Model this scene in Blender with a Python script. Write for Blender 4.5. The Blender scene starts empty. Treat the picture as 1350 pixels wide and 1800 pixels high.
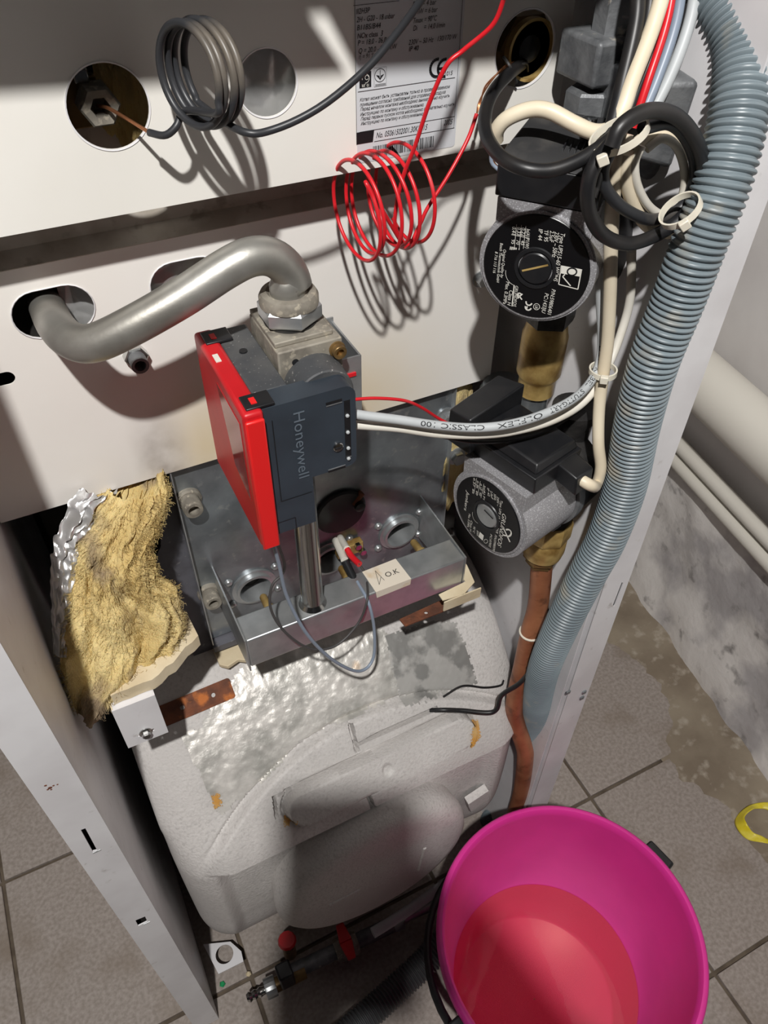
import bpy, bmesh, math, random
import numpy as np
from mathutils import Vector, Matrix, noise
from mathutils.geometry import tessellate_polygon

random.seed(7)
S = bpy.context.scene
COL = S.collection

# ------------------------------------------------------------------ camera
F, CX, CY = 1360.0, 675.0, 900.0
CAM = Vector((0.0, 0.0, 1.36))
def _axes(vz=(655, 2255), vx=(4500, -430)):
    zd = Vector((vz[0]-CX, vz[1]-CY, F)).normalized()
    x = Vector((vx[0]-CX, vx[1]-CY, F)); x = (x - zd*x.dot(zd)).normalized()
    z = -zd
    return x, z.cross(x), z
AX = _axes()
def cam2world(v): return Vector((AX[0].dot(v), AX[1].dot(v), AX[2].dot(v)))
cam_data = bpy.data.cameras.new('camera'); cam = bpy.data.objects.new('camera', cam_data); COL.objects.link(cam)
r_, u_, b_ = cam2world(Vector((1,0,0))), cam2world(Vector((0,-1,0))), cam2world(Vector((0,0,-1)))
cam.matrix_world = Matrix(((r_.x,u_.x,b_.x,CAM.x),(r_.y,u_.y,b_.y,CAM.y),(r_.z,u_.z,b_.z,CAM.z),(0,0,0,1)))
cam_data.sensor_fit = 'AUTO'; cam_data.sensor_width = 36.0; cam_data.lens = F/1800.0*36.0
cam_data.clip_start = 0.01; cam_data.clip_end = 50
S.camera = cam

# ------------------------------------------------------------------ light
LAMP = Vector((-0.25, -0.40, 2.30))
ld = bpy.data.lights.new('ceiling_bulb_light', 'POINT'); lo = bpy.data.objects.new('ceiling_bulb_light', ld)
lo.location = LAMP; COL.objects.link(lo)
ld.energy = 132.0; ld.shadow_soft_size = 0.022; ld.color = (1.0, 0.98, 0.95)
W = bpy.data.worlds.new('world'); S.world = W; W.use_nodes = True
W.node_tree.nodes['Background'].inputs[0].default_value = (0.93, 0.93, 1.0, 1)
W.node_tree.nodes['Background'].inputs[1].default_value = 0.012
S.view_settings.view_transform = 'Standard'; S.view_settings.look = 'None'
S.view_settings.gamma = 1.0; S.view_settings.use_curve_mapping = False
S.view_settings.exposure = 0.0

# ------------------------------------------------------------------ geometry helpers
def ray(px, py): return cam2world(Vector(((px-CX)/F, (py-CY)/F, 1.0)))
def P(px, py, x=None, y=None, z=None):
    """point of the place seen at a pixel, on the plane x=, y= or z="""
    r = ray(px, py)
    if x is not None: t = (x-CAM.x)/r.x
    elif y is not None: t = (y-CAM.y)/r.y
    else: t = (z-CAM.z)/r.z
    return CAM + r*t
def PP(px, py, o, n):
    r = ray(px, py); return CAM + r*((Vector(o)-CAM).dot(n)/r.dot(n))
def D(px, py, zc): return CAM + ray(px, py)*zc
def PY(*pts):
    return [P(a, b, y=c) for a, b, c in pts]
def frame(o, ex, ey, ez=None):
    ex = Vector(ex).normalized(); ey = Vector(ey).normalized()
    ez = Vector(ez).normalized() if ez is not None else ex.cross(ey)
    return Matrix(((ex.x,ey.x,ez.x,o[0]),(ex.y,ey.y,ez.y,o[1]),(ex.z,ey.z,ez.z,o[2]),(0,0,0,1)))
def perp(a):
    a = Vector(a).normalized()
    t = Vector((0,0,1)) if abs(a.z) < .9 else Vector((1,0,0))
    e1 = t.cross(a).normalized(); return e1, a.cross(e1)
def catmull(pts, n=8):
    pts = [Vector(p) for p in pts]
    if len(pts) == 2: return [pts[0].lerp(pts[1], i/n) for i in range(n+1)]
    q = [pts[0]*2-pts[1]] + pts + [pts[-1]*2-pts[-2]]
    out = []
    for i in range(1, len(q)-2):
        p0, p1, p2, p3 = q[i-1], q[i], q[i+1], q[i+2]
        for k in range(n):
            t = k/n
            out.append(.5*((2*p1)+(-p0+p2)*t+(2*p0-5*p1+4*p2-p3)*t*t+(-p0+3*p1-3*p2+p3)*t**3))
    out.append(pts[-1]); return out
def resample(path, step):
    L = [0]
    for a, b in zip(path, path[1:]): L.append(L[-1]+(b-a).length)
    n = max(2, int(L[-1]/step)); out = []; j = 0
    for i in range(n+1):
        s = L[-1]*i/n
        while j < len(L)-2 and L[j+1] < s: j += 1
        d = L[j+1]-L[j]; out.append(path[j].lerp(path[j+1], 0 if d == 0 else (s-L[j])/d))
    return out
def frames(path):
    n = len(path); T = []
    for i in range(n):
        a = path[max(0,i-1)]; b = path[min(n-1,i+1)]
        T.append((b-a).normalized() if (b-a).length > 0 else Vector((0,0,1)))
    e1, e2 = perp(T[0]); out = []
    for i in range(n):
        if i:
            e1 = (e1 - T[i]*e1.dot(T[i]))
            e1 = e1.normalized() if e1.length > 1e-9 else perp(T[i])[0]
        e2 = T[i].cross(e1); out.append((T[i], e1.copy(), e2))
    return out
def coil(c, axis, r, turns, pitch, start=0.0, per=28, jit=0.0, squash=1.0, flip=1):
    e1, e2 = perp(axis); a = Vector(axis).normalized(); out = []
    n = int(turns*per)
    for i in range(n+1):
        k = i/per; th = start + flip*2*math.pi*k
        rr = r*(1+jit*math.sin(k*2.7+1.3))
        off = jit*r*math.sin(k*4.1)
        out.append(Vector(c)+a*(pitch*(k-turns/2)+off)+e1*rr*math.cos(th)*squash+e2*rr*math.sin(th))
    return out

class MB:
    def __init__(s, T=None): s.v = []; s.f = []; s.T = T
    def add(s, vs, fs):
        b = len(s.v)
        s.v += [tuple(s.T @ Vector(v)) if s.T is not None else tuple(v) for v in vs]
        s.f += [tuple(b+i for i in f) for f in fs]; return s
    def box(s, lo, hi):
        (a,b,c),(d,e,f) = lo, hi
        return s.add([(a,b,c),(d,b,c),(d,e,c),(a,e,c),(a,b,f),(d,b,f),(d,e,f),(a,e,f)],
                     [(0,3,2,1),(4,5,6,7),(0,1,5,4),(1,2,6,5),(2,3,7,6),(3,0,4,7)])
    def hexa(s, p):   # 8 corners, bottom ring 0-3, top ring 4-7
        return s.add(p, [(0,3,2,1),(4,5,6,7),(0,1,5,4),(1,2,6,5),(2,3,7,6),(3,0,4,7)])
    def lathe(s, prof, o, a, n=32, cap=True):
        """prof = [(radius, distance along a)]"""
        o = Vector(o); a = Vector(a).normalized(); e1, e2 = perp(a); vs = []; fs = []
        for r, d in prof:
            for k in range(n):
                t = 2*math.pi*k/n; vs.append(o+a*d+(e1*math.cos(t)+e2*math.sin(t))*r)
        for i in range(len(prof)-1):
            for k in range(n):
                k2 = (k+1) % n; fs.append((i*n+k, i*n+k2, (i+1)*n+k2, (i+1)*n+k))
        if cap:
            fs.append(tuple(range(n-1,-1,-1))); fs.append(tuple((len(prof)-1)*n+k for k in range(n)))
        return s.add(vs, fs)
    def cyl(s, p0, p1, r, r1=None, n=24):
        p0 = Vector(p0); p1 = Vector(p1); return s.lathe([(r,0),(r if r1 is None else r1,(p1-p0).length)], p0, p1-p0, n)
    def tube(s, path, r, n=12, cap=True):
        fr = frames(path); vs = []; fs = []; m = len(path)
        for i, p in enumerate(path):
            rr = r(i, m) if callable(r) else r
            for k in range(n):
                t = 2*math.pi*k/n; vs.append(p+(fr[i][1]*math.cos(t)+fr[i][2]*math.sin(t))*rr)
        for i in range(m-1):
            for k in range(n):
                k2 = (k+1) % n; fs.append((i*n+k, i*n+k2, (i+1)*n+k2, (i+1)*n+k))
        if cap:
            fs.append(tuple(range(n-1,-1,-1))); fs.append(tuple((m-1)*n+k for k in range(n)))
        return s.add(vs, fs)
    def sheet(s, outer, holes, T, th):
        """2D outline with holes, in plane T (x,y), thickness th along +z of T"""
        loops = [list(outer)]+[list(h) for h in holes]
        pl = [[Vector((a,b,0)) for a,b in L] for L in loops]
        flat = [p for L in pl for p in L]; tris = tessellate_polygon(pl); n = len(flat)
        vs = [T@p for p in flat]+[T@(p+Vector((0,0,th))) for p in flat]; fs = []
        for t in tris:
            a, b, c = flat[t[0]], flat[t[1]], flat[t[2]]
            if (b-a).cross(c-a).z < 0: t = (t[0],t[2],t[1])
            fs.append((t[2],t[1],t[0])); fs.append((t[0]+n,t[1]+n,t[2]+n))
        i0 = 0
        for li, L in enumerate(loops):
            m = len(L); area = sum(L[k][0]*L[(k+1)%m][1]-L[(k+1)%m][0]*L[k][1] for k in range(m))
            ccw = (area > 0) == (li == 0)
            for k in range(m):
                a, b = i0+k, i0+(k+1)%m
                fs.append((a,b,b+n,a+n) if ccw else (b,a,a+n,b+n))
            i0 += m
        return s.add(vs, fs)
    def grid(s, fn, nu, nv, keep=None):
        vs = [fn(i/nu, j/nv) for j in range(nv+1) for i in range(nu+1)]; fs = []
        for j in range(nv):
            for i in range(nu):
                if keep and not keep((i+.5)/nu, (j+.5)/nv): continue
                a = j*(nu+1)+i; fs.append((a,a+1,a+nu+2,a+nu+1))
        return s.add(vs, fs)
    def build(s, name, mat, parent=None, smooth=None, bevel=None, seg=2, recalc=False, solid=None):
        me = bpy.data.meshes.new(name); me.from_pydata(s.v, [], s.f); me.update()
        if recalc:
            bm = bmesh.new(); bm.from_mesh(me); bmesh.ops.recalc_face_normals(bm, faces=bm.faces); bm.to_mesh(me); bm.free()
        if mat is not None: me.materials.append(mat)
        if smooth is not None:
            me.polygons.foreach_set('use_smooth', [True]*len(me.polygons)); me.set_sharp_from_angle(angle=math.radians(smooth))
        o = bpy.data.objects.new(name, me); COL.objects.link(o)
        if solid:
            m = o.modifiers.new('solid','SOLIDIFY'); m.thickness = solid; m.offset = 0
        if bevel:
            m = o.modifiers.new('bevel','BEVEL'); m.width = bevel; m.segments = seg; m.limit_method = 'ANGLE'; m.angle_limit = math.radians(40)
            me.polygons.foreach_set('use_smooth', [True]*len(me.polygons))
            if smooth is None: me.set_sharp_from_angle(angle=math.radians(35))
            m.harden_normals = False
        if parent is not None:
            o.parent = parent; o.matrix_parent_inverse = Matrix.Translation(-Vector(parent.location)) if parent.type == 'EMPTY' else Matrix.Identity(4)
        return o
def tag(o, label, cat, group=None, kind=None):
    if label: o['label'] = label
    if cat: o['category'] = cat
    if group: o['group'] = group
    if kind: o['kind'] = kind
    return o
def thing(name, label, cat, loc=(0,0,0), group=None):
    o = bpy.data.objects.new(name, None); COL.objects.link(o); o.location = loc; o.empty_display_size = .02
    return tag(o, label, cat, group)
def circ(cx, cy, r, n=40, ry=None): return [(cx+r*math.cos(2*math.pi*k/n), cy+(ry or r)*math.sin(2*math.pi*k/n)) for k in range(n)]
def obround(cx, cy, hl, hh, n=12):
    o = []
    for k in range(n+1):
        t = -math.pi/2+math.pi*k/n; o.append((cx+hl-hh+hh*math.cos(t), cy+hh*math.sin(t)))
    for k in range(n+1):
        t = math.pi/2+math.pi*k/n; o.append((cx-hl+hh+hh*math.cos(t), cy+hh*math.sin(t)))
    return o
def rect(a, b, c, d): return [(a,b),(c,b),(c,d),(a,d)]
def rrect(a, b, c, d, r, n=5):
    o = []
    for cx, cy, t0 in ((c-r,b+r,-90),(c-r,d-r,0),(a+r,d-r,90),(a+r,b+r,180)):
        for k in range(n+1):
            t = math.radians(t0+90*k/n); o.append((cx+r*math.cos(t), cy+r*math.sin(t)))
    return o
XZ = lambda y: frame((0,y,0), (1,0,0), (0,0,1), (0,1,0))       # 2D (x,z), thickness towards +Y
_txt = {}
def glyphs(body):
    if body not in _txt:
        cu = bpy.data.curves.new('t','FONT'); cu.body = body; cu.size = 1.0; cu.resolution_u = 3
        ob = bpy.data.objects.new('t', cu); COL.objects.link(ob)
        dg = bpy.context.evaluated_depsgraph_get(); me = ob.evaluated_get(dg).to_mesh()
        vs = [v.co.copy() for v in me.vertices]; fs = [tuple(p.vertices) for p in me.polygons]
        ob.evaluated_get(dg).to_mesh_clear(); bpy.data.objects.remove(ob); bpy.data.curves.remove(cu)
        x0 = min((v.x for v in vs), default=0); x1 = max((v.x for v in vs), default=1)
        _txt[body] = (vs, fs, x0, x1)
    return _txt[body]
def text(mb, body, p0, p1, h, nrm, slant=0.0, lift=0.0004):
    """flat lettering from p0 to p1 (baseline), cap height h, on a surface facing nrm"""
    vs, fs, x0, x1 = glyphs(body)
    p0 = Vector(p0); p1 = Vector(p1); ex = (p1-p0); L = ex.length; ex.normalize(); n = Vector(nrm).normalized(); ey = n.cross(ex).normalized()
    k = L/(x1-x0); kh = h/0.73
    mb.add([p0+ex*((v.x-x0)*k+slant*v.y*kh)+ey*v.y*kh+n*lift for v in vs], fs)
def strokes(mb, segs, w, n, lift=0.0004):
    n = Vector(n).normalized()
    for a, b in segs:
        a = Vector(a); b = Vector(b); d = (b-a).normalized(); e = n.cross(d)*w/2
        mb.add([a-e+n*lift, b-e+n*lift, b+e+n*lift, a+e+n*lift], [(0,1,2,3)])

# ------------------------------------------------------------------ materials
def lin(c):
    return tuple(((v/255)/12.92 if v/255 <= .04045 else ((v/255+.055)/1.055)**2.4) for v in c)+(1,)
def mat(name, c, rough=.5, metal=0.0, c2=None, scale=20, contrast=(.4,.65), bump=0.0, bscale=200, spec=.5, coat=0.0, detail=6, stretch=None, c3=None, s3=5, ct3=(.55,.7), trans=0.0, sss=0.0, vor=False):
    m = bpy.data.materials.new(name); m.use_nodes = True; nt = m.node_tree; N = nt.nodes; Lk = nt.links
    b = N['Principled BSDF']; b.inputs['Base Color'].default_value = lin(c); b.inputs['Roughness'].default_value = rough
    b.inputs['Metallic'].default_value = metal; b.inputs['Specular IOR Level'].default_value = spec
    b.inputs['Coat Weight'].default_value = coat; b.inputs['Transmission Weight'].default_value = trans
    if sss: b.inputs['Subsurface Weight'].default_value = sss; b.inputs['Subsurface Radius'].default_value = (.01,.005,.003)
    tc = N.new('ShaderNodeTexCoord'); vec = tc.outputs['Object']
    if stretch:
        mp = N.new('ShaderNodeMapping'); mp.inputs['Scale'].default_value = stretch; Lk.new(vec, mp.inputs[0]); vec = mp.outputs[0]
    def layer(ca, cb, sc, ct, src=None):
        if vor:
            nz = N.new('ShaderNodeTexVoronoi'); nz.inputs['Scale'].default_value = sc; o = nz.outputs['Color']
            bw = N.new('ShaderNodeRGBToBW'); Lk.new(o, bw.inputs[0]); o = bw.outputs[0]
        else:
            nz = N.new('ShaderNodeTexNoise'); nz.inputs['Scale'].default_value = sc; nz.inputs['Detail'].default_value = detail; o = nz.outputs[0]
        Lk.new(vec, nz.inputs['Vector'])
        mr = N.new('ShaderNodeMapRange'); mr.inputs[1].default_value = ct[0]; mr.inputs[2].default_value = ct[1]; Lk.new(o, mr.inputs[0])
        mx = N.new('ShaderNodeMix'); mx.data_type = 'RGBA'; Lk.new(mr.outputs[0], mx.inputs[0])
        if src is None: mx.inputs[6].default_value = lin(ca)
        else: Lk.new(src, mx.inputs[6])
        mx.inputs[7].default_value = lin(cb); return mx.outputs[2]
    out = None
    if c2: out = layer(c, c2, scale, contrast)
    if c3: out = layer(c, c3, s3, ct3, out)
    if out: Lk.new(out, b.inputs['Base Color'])
    if bump:
        nb = N.new('ShaderNodeTexNoise'); nb.inputs['Scale'].default_value = bscale; nb.inputs['Detail'].default_value = 5; Lk.new(vec, nb.inputs['Vector'])
        bp = N.new('ShaderNodeBump'); bp.inputs['Strength'].default_value = bump; bp.inputs['Distance'].default_value = .002
        Lk.new(nb.outputs[0], bp.inputs['Height']); Lk.new(bp.outputs[0], b.inputs['Normal'])
    return m
M = {}
M['enamel'] = mat('white_enamel', (234,232,226), .36, c2=(229,226,219), scale=6, bump=.02, bscale=60)
M['enamel_side'] = mat('white_side_enamel', (226,225,227), .4, c2=(214,212,214), scale=14, c3=(190,186,184), s3=60, ct3=(.66,.76))
M['cream'] = mat('cream_board', (222,208,178), .75, c2=(205,188,155), scale=18, bump=.3, bscale=120)
M['black_void'] = mat('near_black', (22,20,19), .8, c2=(40,36,32), scale=30)  # near-black base for the sheets and casings behind holes and gaps
M['steel'] = mat('zinc_steel', (188,191,192), .32, .72, c2=(168,171,173), scale=45, bump=.03, bscale=250)
M['steel_dull'] = mat('dull_zinc_sheet', (150,156,160), .34, .7, c2=(124,129,133), scale=30, c3=(168,170,170), s3=90, ct3=(.62,.72))
M['pipe_steel'] = mat('brushed_steel_pipe', (176,174,168), .42, .7, c2=(150,147,140), scale=25, bump=.05, bscale=300)
M['dusty_metal'] = mat('dusty_cast_zinc', (158,152,140), .7, .35, c2=(128,122,112), scale=60, contrast=(.4,.6), c3=(176,168,152), s3=200, ct3=(.58,.66))
M['chrome'] = mat('chrome', (190,190,188), .2, 1.0)
M['dark_plate'] = mat('dark_grey_paint', (100,100,107), .55, .2, c2=(86,85,90), scale=40, c3=(126,124,126), s3=160, ct3=(.66,.74))
M['slate'] = mat('slate_plastic', (52,60,69), .42, c2=(46,53,61), scale=30, c3=(96,100,104), s3=380, ct3=(.7,.78))
M['slate_dusty'] = mat('dusty_slate_plastic', (84,84,84), .6, c2=(64,66,69), scale=35, c3=(150,148,144), s3=420, ct3=(.64,.72))
M['red'] = mat('red_plastic', (196,26,34), .4, c2=(186,22,30), scale=30, c3=(208,70,70), s3=140, ct3=(.7,.8))
M['red_bright'] = mat('bright_red_plastic', (222,34,34), .38)
M['red_window'] = mat('dark_red_window', (150,22,30), .12, c2=(176,60,58), scale=14, coat=.4)
M['black'] = mat('black_plastic', (24,25,28), .38, c2=(32,32,34), scale=60)
M['black_dusty'] = mat('dusty_black_plastic', (46,46,47), .55, c2=(70,68,66), scale=45, contrast=(.5,.75), c3=(120,118,112), s3=300, ct3=(.72,.8))
M['black_label'] = mat('black_label', (12,12,15), .35)
M['pump_grey'] = mat('metallic_pump_paint', (152,151,154), .45, .3, c2=(200,200,204), scale=900, contrast=(.55,.68), detail=1, bump=.12, bscale=900)
M['cast_dark'] = mat('dark_cast_iron', (48,47,47), .5, .4, c2=(66,64,62), scale=80, bump=.3, bscale=220)
M['cast_grey'] = mat('grey_cast_fitting', (122,124,126), .5, .35, c2=(92,94,97), scale=60, c3=(190,184,172), s3=70, ct3=(.64,.72), bump=.3, bscale=200)
M['brass'] = mat('aged_brass', (206,176,112), .36, .35, c2=(136,104,54), scale=40, c3=(110,86,52), s3=30, ct3=(.62,.78))
M['brass_dark'] = mat('dark_brass', (140,112,70), .4, .6, c2=(92,72,46), scale=40)
M['copper'] = mat('aged_copper', (176,116,82), .45, .35, c2=(150,92,64), scale=30, c3=(120,76,54), s3=55, ct3=(.58,.7))
M['copper_bright'] = mat('bright_copper', (205,140,100), .35, .9)
M['hose'] = mat('grey_hose_plastic', (124,136,142), .4, c2=(110,121,127), scale=12, c3=(146,144,136), s3=30, ct3=(.58,.72))
M['hose_dark'] = mat('dark_grey_hose', (84,86,88), .5)
M['cream_cable'] = mat('cream_cable', (226,214,190), .45, c2=(216,202,176), scale=25)
M['white_cable'] = mat('white_cable', (222,218,208), .45, c2=(210,204,190), scale=30)
M['grey_cable'] = mat('grey_cable', (186,190,192), .45, c2=(176,180,182), scale=30)
M['blue_cable'] = mat('blue_grey_cable', (136,148,164), .4)
M['black_cable'] = mat('black_cable', (27,27,29), .42, c2=(38,36,35), scale=50)
M['dusty_cable'] = mat('dusty_black_cable', (46,47,50), .42, c2=(122,112,99), scale=12, contrast=(.56,.76))
M['dark_wire'] = mat('dark_grey_wire', (70,68,68), .5)
M['red_wire'] = mat('red_wire', (206,30,40), .35, c2=(214,74,78), scale=30, contrast=(.58,.8))
M['tie'] = mat('nylon_tie', (222,216,200), .4, sss=.1)
M['label_paper'] = mat('label_paper', (206,208,212), .4)
M['ink'] = mat('black_ink', (22,22,26), .5)
M['white_ink'] = mat('white_print', (222,220,212), .5)
M['sticker'] = mat('aged_sticker', (222,212,196), .55, c2=(200,172,130), scale=30, contrast=(.6,.72))
M['tank'] = mat('grey_foam_insulation', (208,204,201), .62, c2=(194,190,187), scale=9, c3=(190,186,183), s3=260, ct3=(.5,.66), bump=.45, bscale=300)
M['tank_low'] = M['tank']
M['foil'] = mat('aluminium_foil', (206,206,206), .34, .7, c2=(184,184,182), scale=40, bump=.35, bscale=60)
M['foil_tape'] = mat('silver_foil_tape', (224,220,214), .42, .35, c2=(180,178,172), scale=30, c3=(206,160,96), s3=16, ct3=(.68,.76), bump=.5, bscale=110)
M['foil_tape_dull'] = mat('dull_foil_tape', (190,188,184), .4, .3, c2=(146,145,142), scale=20, contrast=(.5,.56), bump=.3, bscale=60)
M['rust'] = mat('rusty_steel', (124,74,50), .8, .15, c2=(92,58,44), scale=60, c3=(190,112,56), s3=55, ct3=(.55,.68), bump=.5, bscale=220)
M['rust_spot'] = mat('rust_stain', (200,164,108), .7, c2=(196,142,66), scale=60)
M['wool'] = mat('yellow_glass_wool', (226,205,148), .95, c2=(204,178,118), scale=22, c3=(150,132,108), s3=15, ct3=(.53,.66), bump=1.0, bscale=420, spec=.1, stretch=(1.6,1.6,.45), sss=.15)
M['pink'] = mat('magenta_plastic', (226,58,156), .38, c2=(216,54,148), scale=10, sss=.2)
M['yellow'] = mat('yellow_plastic_film', (226,206,44), .35, c2=(236,222,90), scale=40)
M['tile'] = mat('grey_floor_tile', (164,154,147), .5, c2=(142,132,124), scale=170, detail=4, contrast=(.35,.65), c3=(126,112,98), s3=7, ct3=(.5,.76))
M['grout'] = mat('dirty_grout', (104,92,78), .85, c2=(84,72,60), scale=40)
M['plaster'] = mat('rough_plaster', (222,219,217), .85, c2=(212,208,206), scale=6, bump=.25, bscale=40)
M['cement'] = mat('flaking_plaster_skirt', (222,218,214), .9, c2=(178,174,174), scale=7, contrast=(.46,.6), c3=(140,136,134), s3=22, ct3=(.58,.7), bump=.8, bscale=60)
M['dirt'] = mat('brown_cement_dirt', (150,138,120), .9, c2=(126,113,97), scale=10, contrast=(.35,.65), c3=(176,166,152), s3=34, ct3=(.56,.72), bump=.6, bscale=60)
M['white_pipe'] = mat('white_painted_pipe', (216,212,202), .5)
M['green'] = mat('green_plastic', (30,150,90), .5)
def water_material():
    m = bpy.data.materials.new('orange_water'); m.use_nodes = True; nt = m.node_tree; N = nt.nodes; Lk = nt.links
    for n in list(N): N.remove(n)
    o = N.new('ShaderNodeOutputMaterial'); mx = N.new('ShaderNodeMixShader'); fr = N.new('ShaderNodeFresnel'); fr.inputs[0].default_value = 1.33
    t = N.new('ShaderNodeBsdfTransparent'); t.inputs[0].default_value = (1.0, .74, .66, 1)
    g = N.new('ShaderNodeBsdfGlossy'); g.inputs['Roughness'].default_value = .02
    d = N.new('ShaderNodeBsdfDiffuse'); d.inputs[0].default_value = lin((238,124,118))
    m2 = N.new('ShaderNodeMixShader'); m2.inputs[0].default_value = .22
    Lk.new(t.outputs[0], m2.inputs[1]); Lk.new(d.outputs[0], m2.inputs[2])
    nz = N.new('ShaderNodeTexNoise'); nz.inputs['Scale'].default_value = 14; bp = N.new('ShaderNodeBump'); bp.inputs['Strength'].default_value = .05
    Lk.new(nz.outputs[0], bp.inputs['Height']); Lk.new(bp.outputs[0], g.inputs['Normal'])
    Lk.new(fr.outputs[0], mx.inputs[0]); Lk.new(m2.outputs[0], mx.inputs[1]); Lk.new(g.outputs[0], mx.inputs[2]); Lk.new(mx.outputs[0], o.inputs[0])
    return m
M['water'] = water_material()
def stained_enamel():
    """white enamel of the lower front panel, heat-yellowed and sooted along its lower rim over the burner"""
    m = mat('heat_stained_enamel', (238,235,230), .36, c2=(233,229,223), scale=6, bump=.02, bscale=60)
    nt = m.node_tree; N = nt.nodes; Lk = nt.links; b = N['Principled BSDF']
    src = b.inputs['Base Color'].links[0].from_socket
    tc = N.new('ShaderNodeTexCoord'); sp = N.new('ShaderNodeSeparateXYZ'); Lk.new(tc.outputs['Object'], sp.inputs[0])
    nz = N.new('ShaderNodeTexNoise'); nz.inputs['Scale'].default_value = 22; nz.inputs['Detail'].default_value = 6; Lk.new(tc.outputs['Object'], nz.inputs['Vector'])
    def rng(v, a, b2, lo=0., hi=1.):
        r = N.new('ShaderNodeMapRange'); r.interpolation_type = 'SMOOTHSTEP'
        r.inputs[1].default_value = a; r.inputs[2].default_value = b2; r.inputs[3].default_value = lo; r.inputs[4].default_value = hi; Lk.new(v, r.inputs[0]); return r.outputs[0]
    def mul(*a):
        o = a[0]
        for q in a[1:]:
            n = N.new('ShaderNodeMath'); n.operation = 'MULTIPLY'; Lk.new(o, n.inputs[0])
            if isinstance(q, float): n.inputs[1].default_value = q
            else: Lk.new(q, n.inputs[1])
            o = n.outputs[0]
        return o
    X, Z = sp.outputs[0], sp.outputs[2]
    yel = mul(rng(Z, .885, 1.03, 1, 0), rng(X, .05, .10), rng(X, .22, .38, 1, 0), rng(nz.outputs[0], .2, .6, .6, 1.), .62)
    soot = mul(rng(Z, .885, .985, 1, 0), rng(X, .030, .056), rng(X, .060, .092, 1, 0), rng(nz.outputs[0], .3, .62, .3, 1.), .75)
    for fac, col in ((yel, (214,186,122)), (soot, (112,96,80))):
        mx = N.new('ShaderNodeMix'); mx.data_type = 'RGBA'; Lk.new(fac, mx.inputs[0]); Lk.new(src, mx.inputs[6]); mx.inputs[7].default_value = lin(col); src = mx.outputs[2]
    Lk.new(src, b.inputs['Base Color']); return m
M['stained'] = stained_enamel()
# ------------------------------------------------------------------ room
fl = MB().add([(-2.2,-1.6,-.006),(2.2,-1.6,-.006),(2.2,2.0,-.006),(-2.2,2.0,-.006)], [(0,1,2,3)]).build('floor', M['grout'])
tag(fl, 'grey square floor tiles with dark dirty joints', None, kind='structure')
TP = .325; TPY = .3155
tile_me = None
for i in range(-5, 5):
    for j in range(-3, 4):
        x0 = .628+TP*(i-1); y0 = .386+TPY*(j-1)
        if x0 > 1.06 or x0 < -1.3: continue
        if tile_me is None:
            t = MB().box((.003,.003,-.02),(TP-.003,TPY-.003,0)).build('tile', M['tile'], fl, bevel=.0012); tile_me = t
        else:
            t = tile_me.copy(); COL.objects.link(t); t.parent = fl
        t.location = (x0, y0, random.uniform(-.0006,.0006)); t.rotation_euler = (random.uniform(-.001,.001), random.uniform(-.001,.001), 0)
WN = Vector((-.988, .155, 0))                     # right wall faces the cabinet, a little askew
WO = Vector((.985, .303, 0)); WD = Vector((.155, .988, 0))
def wallp(s, z, off=0.0): return WO + WD*s + Vector((0,0,z)) + WN*off
def wrough(u, v):
    s = -.70+u*2.1; z = v*2.3
    return wallp(s, z, .006*noise.noise(Vector((s*4, z*4, 3))))
wr = MB().grid(wrough, 90, 75).build('wall_right', M['plaster'], smooth=60)
tag(wr, 'pale plastered wall right of the boiler', None, kind='structure')
def skirt(u, v):
    s = -.70+u*1.9; top = .35+.02*noise.noise(Vector((s*3,7,1)))
    if v < .5: z = v/.5*top; off = .014+.030*(1-v/.5)**3
    else: z = top; off = .014*(1-(v-.5)/.5)
    q = Vector((s*9, z*9, 2)); off += .009*noise.fractal(q, 1, 2, 4) if v < .5 else 0
    return wallp(s, z, off)
sk = MB().grid(skirt, 200, 40).build('plaster_skirt', M['cement'], wr, smooth=60)
sk['label'] = 'rough flaking grey plaster along the foot of the wall'
def sstep(a, b, x): t = min(max((x-a)/(b-a),0),1); return t*t*(3-2*t)
def dirt(u, v):
    s = -.5+u*1.3; w = v
    e = .10+.085*noise.fractal(Vector((s*5,1.7,0)),1,2,4)+.02+.05*sstep(-.06,.02,s)+.016*noise.fractal(Vector((s*40,.3,0)),1,2,3)
    h = .012*(1-w)**1.2 + .004*noise.fractal(Vector((s*18,w*4,0)),1,2,3)*(1-w)
    return wallp(s, max(h,0)+.0012*(1-w)-.001*w, .0+e*w)
dd = MB().grid(dirt, 160, 24).build('cement_spill', M['dirt'], wr, smooth=60)
tag(wr, 'pale plastered wall right of the boiler with flaking skirt', None, kind='structure')
wb = MB().grid(lambda u, v: Vector((-2.0+u*3.4, 1.35+.005*noise.noise(Vector((u*12,v*9,0))), v*2.5)), 40, 30).build('wall_back', M['plaster'], smooth=60)
tag(wb, 'plastered wall behind the boiler', None, kind='structure')
# pipes along the right wall
def wall_pipe(name, label, zoff, z0, z1, r, cat='pipe'):
    a = wallp(-.70, z0+(z0-z1)*1.0/.5*.0, zoff); b = wallp(1.0, z1, zoff)
    tag(MB().cyl(a, b, r, n=24).build(name, M['white_pipe'], smooth=40), label, cat)
wall_pipe('heating_pipe', 'thick white painted pipe running along the wall', .075, .622, .575, .048)
wall_pipe('water_pipe', 'thin white pipe on the wall, upper of the two below the thick pipe', .032, .438, .388, .014)
wall_pipe('water_pipe', 'thin white pipe on the wall, lowest of the three wall pipes', .034, .404, .354, .014)

# ------------------------------------------------------------------ cabinet
XL, XLo, XR, XRo, YF, YB = -.084, -.118, .440, .475, .355, .80
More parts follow.
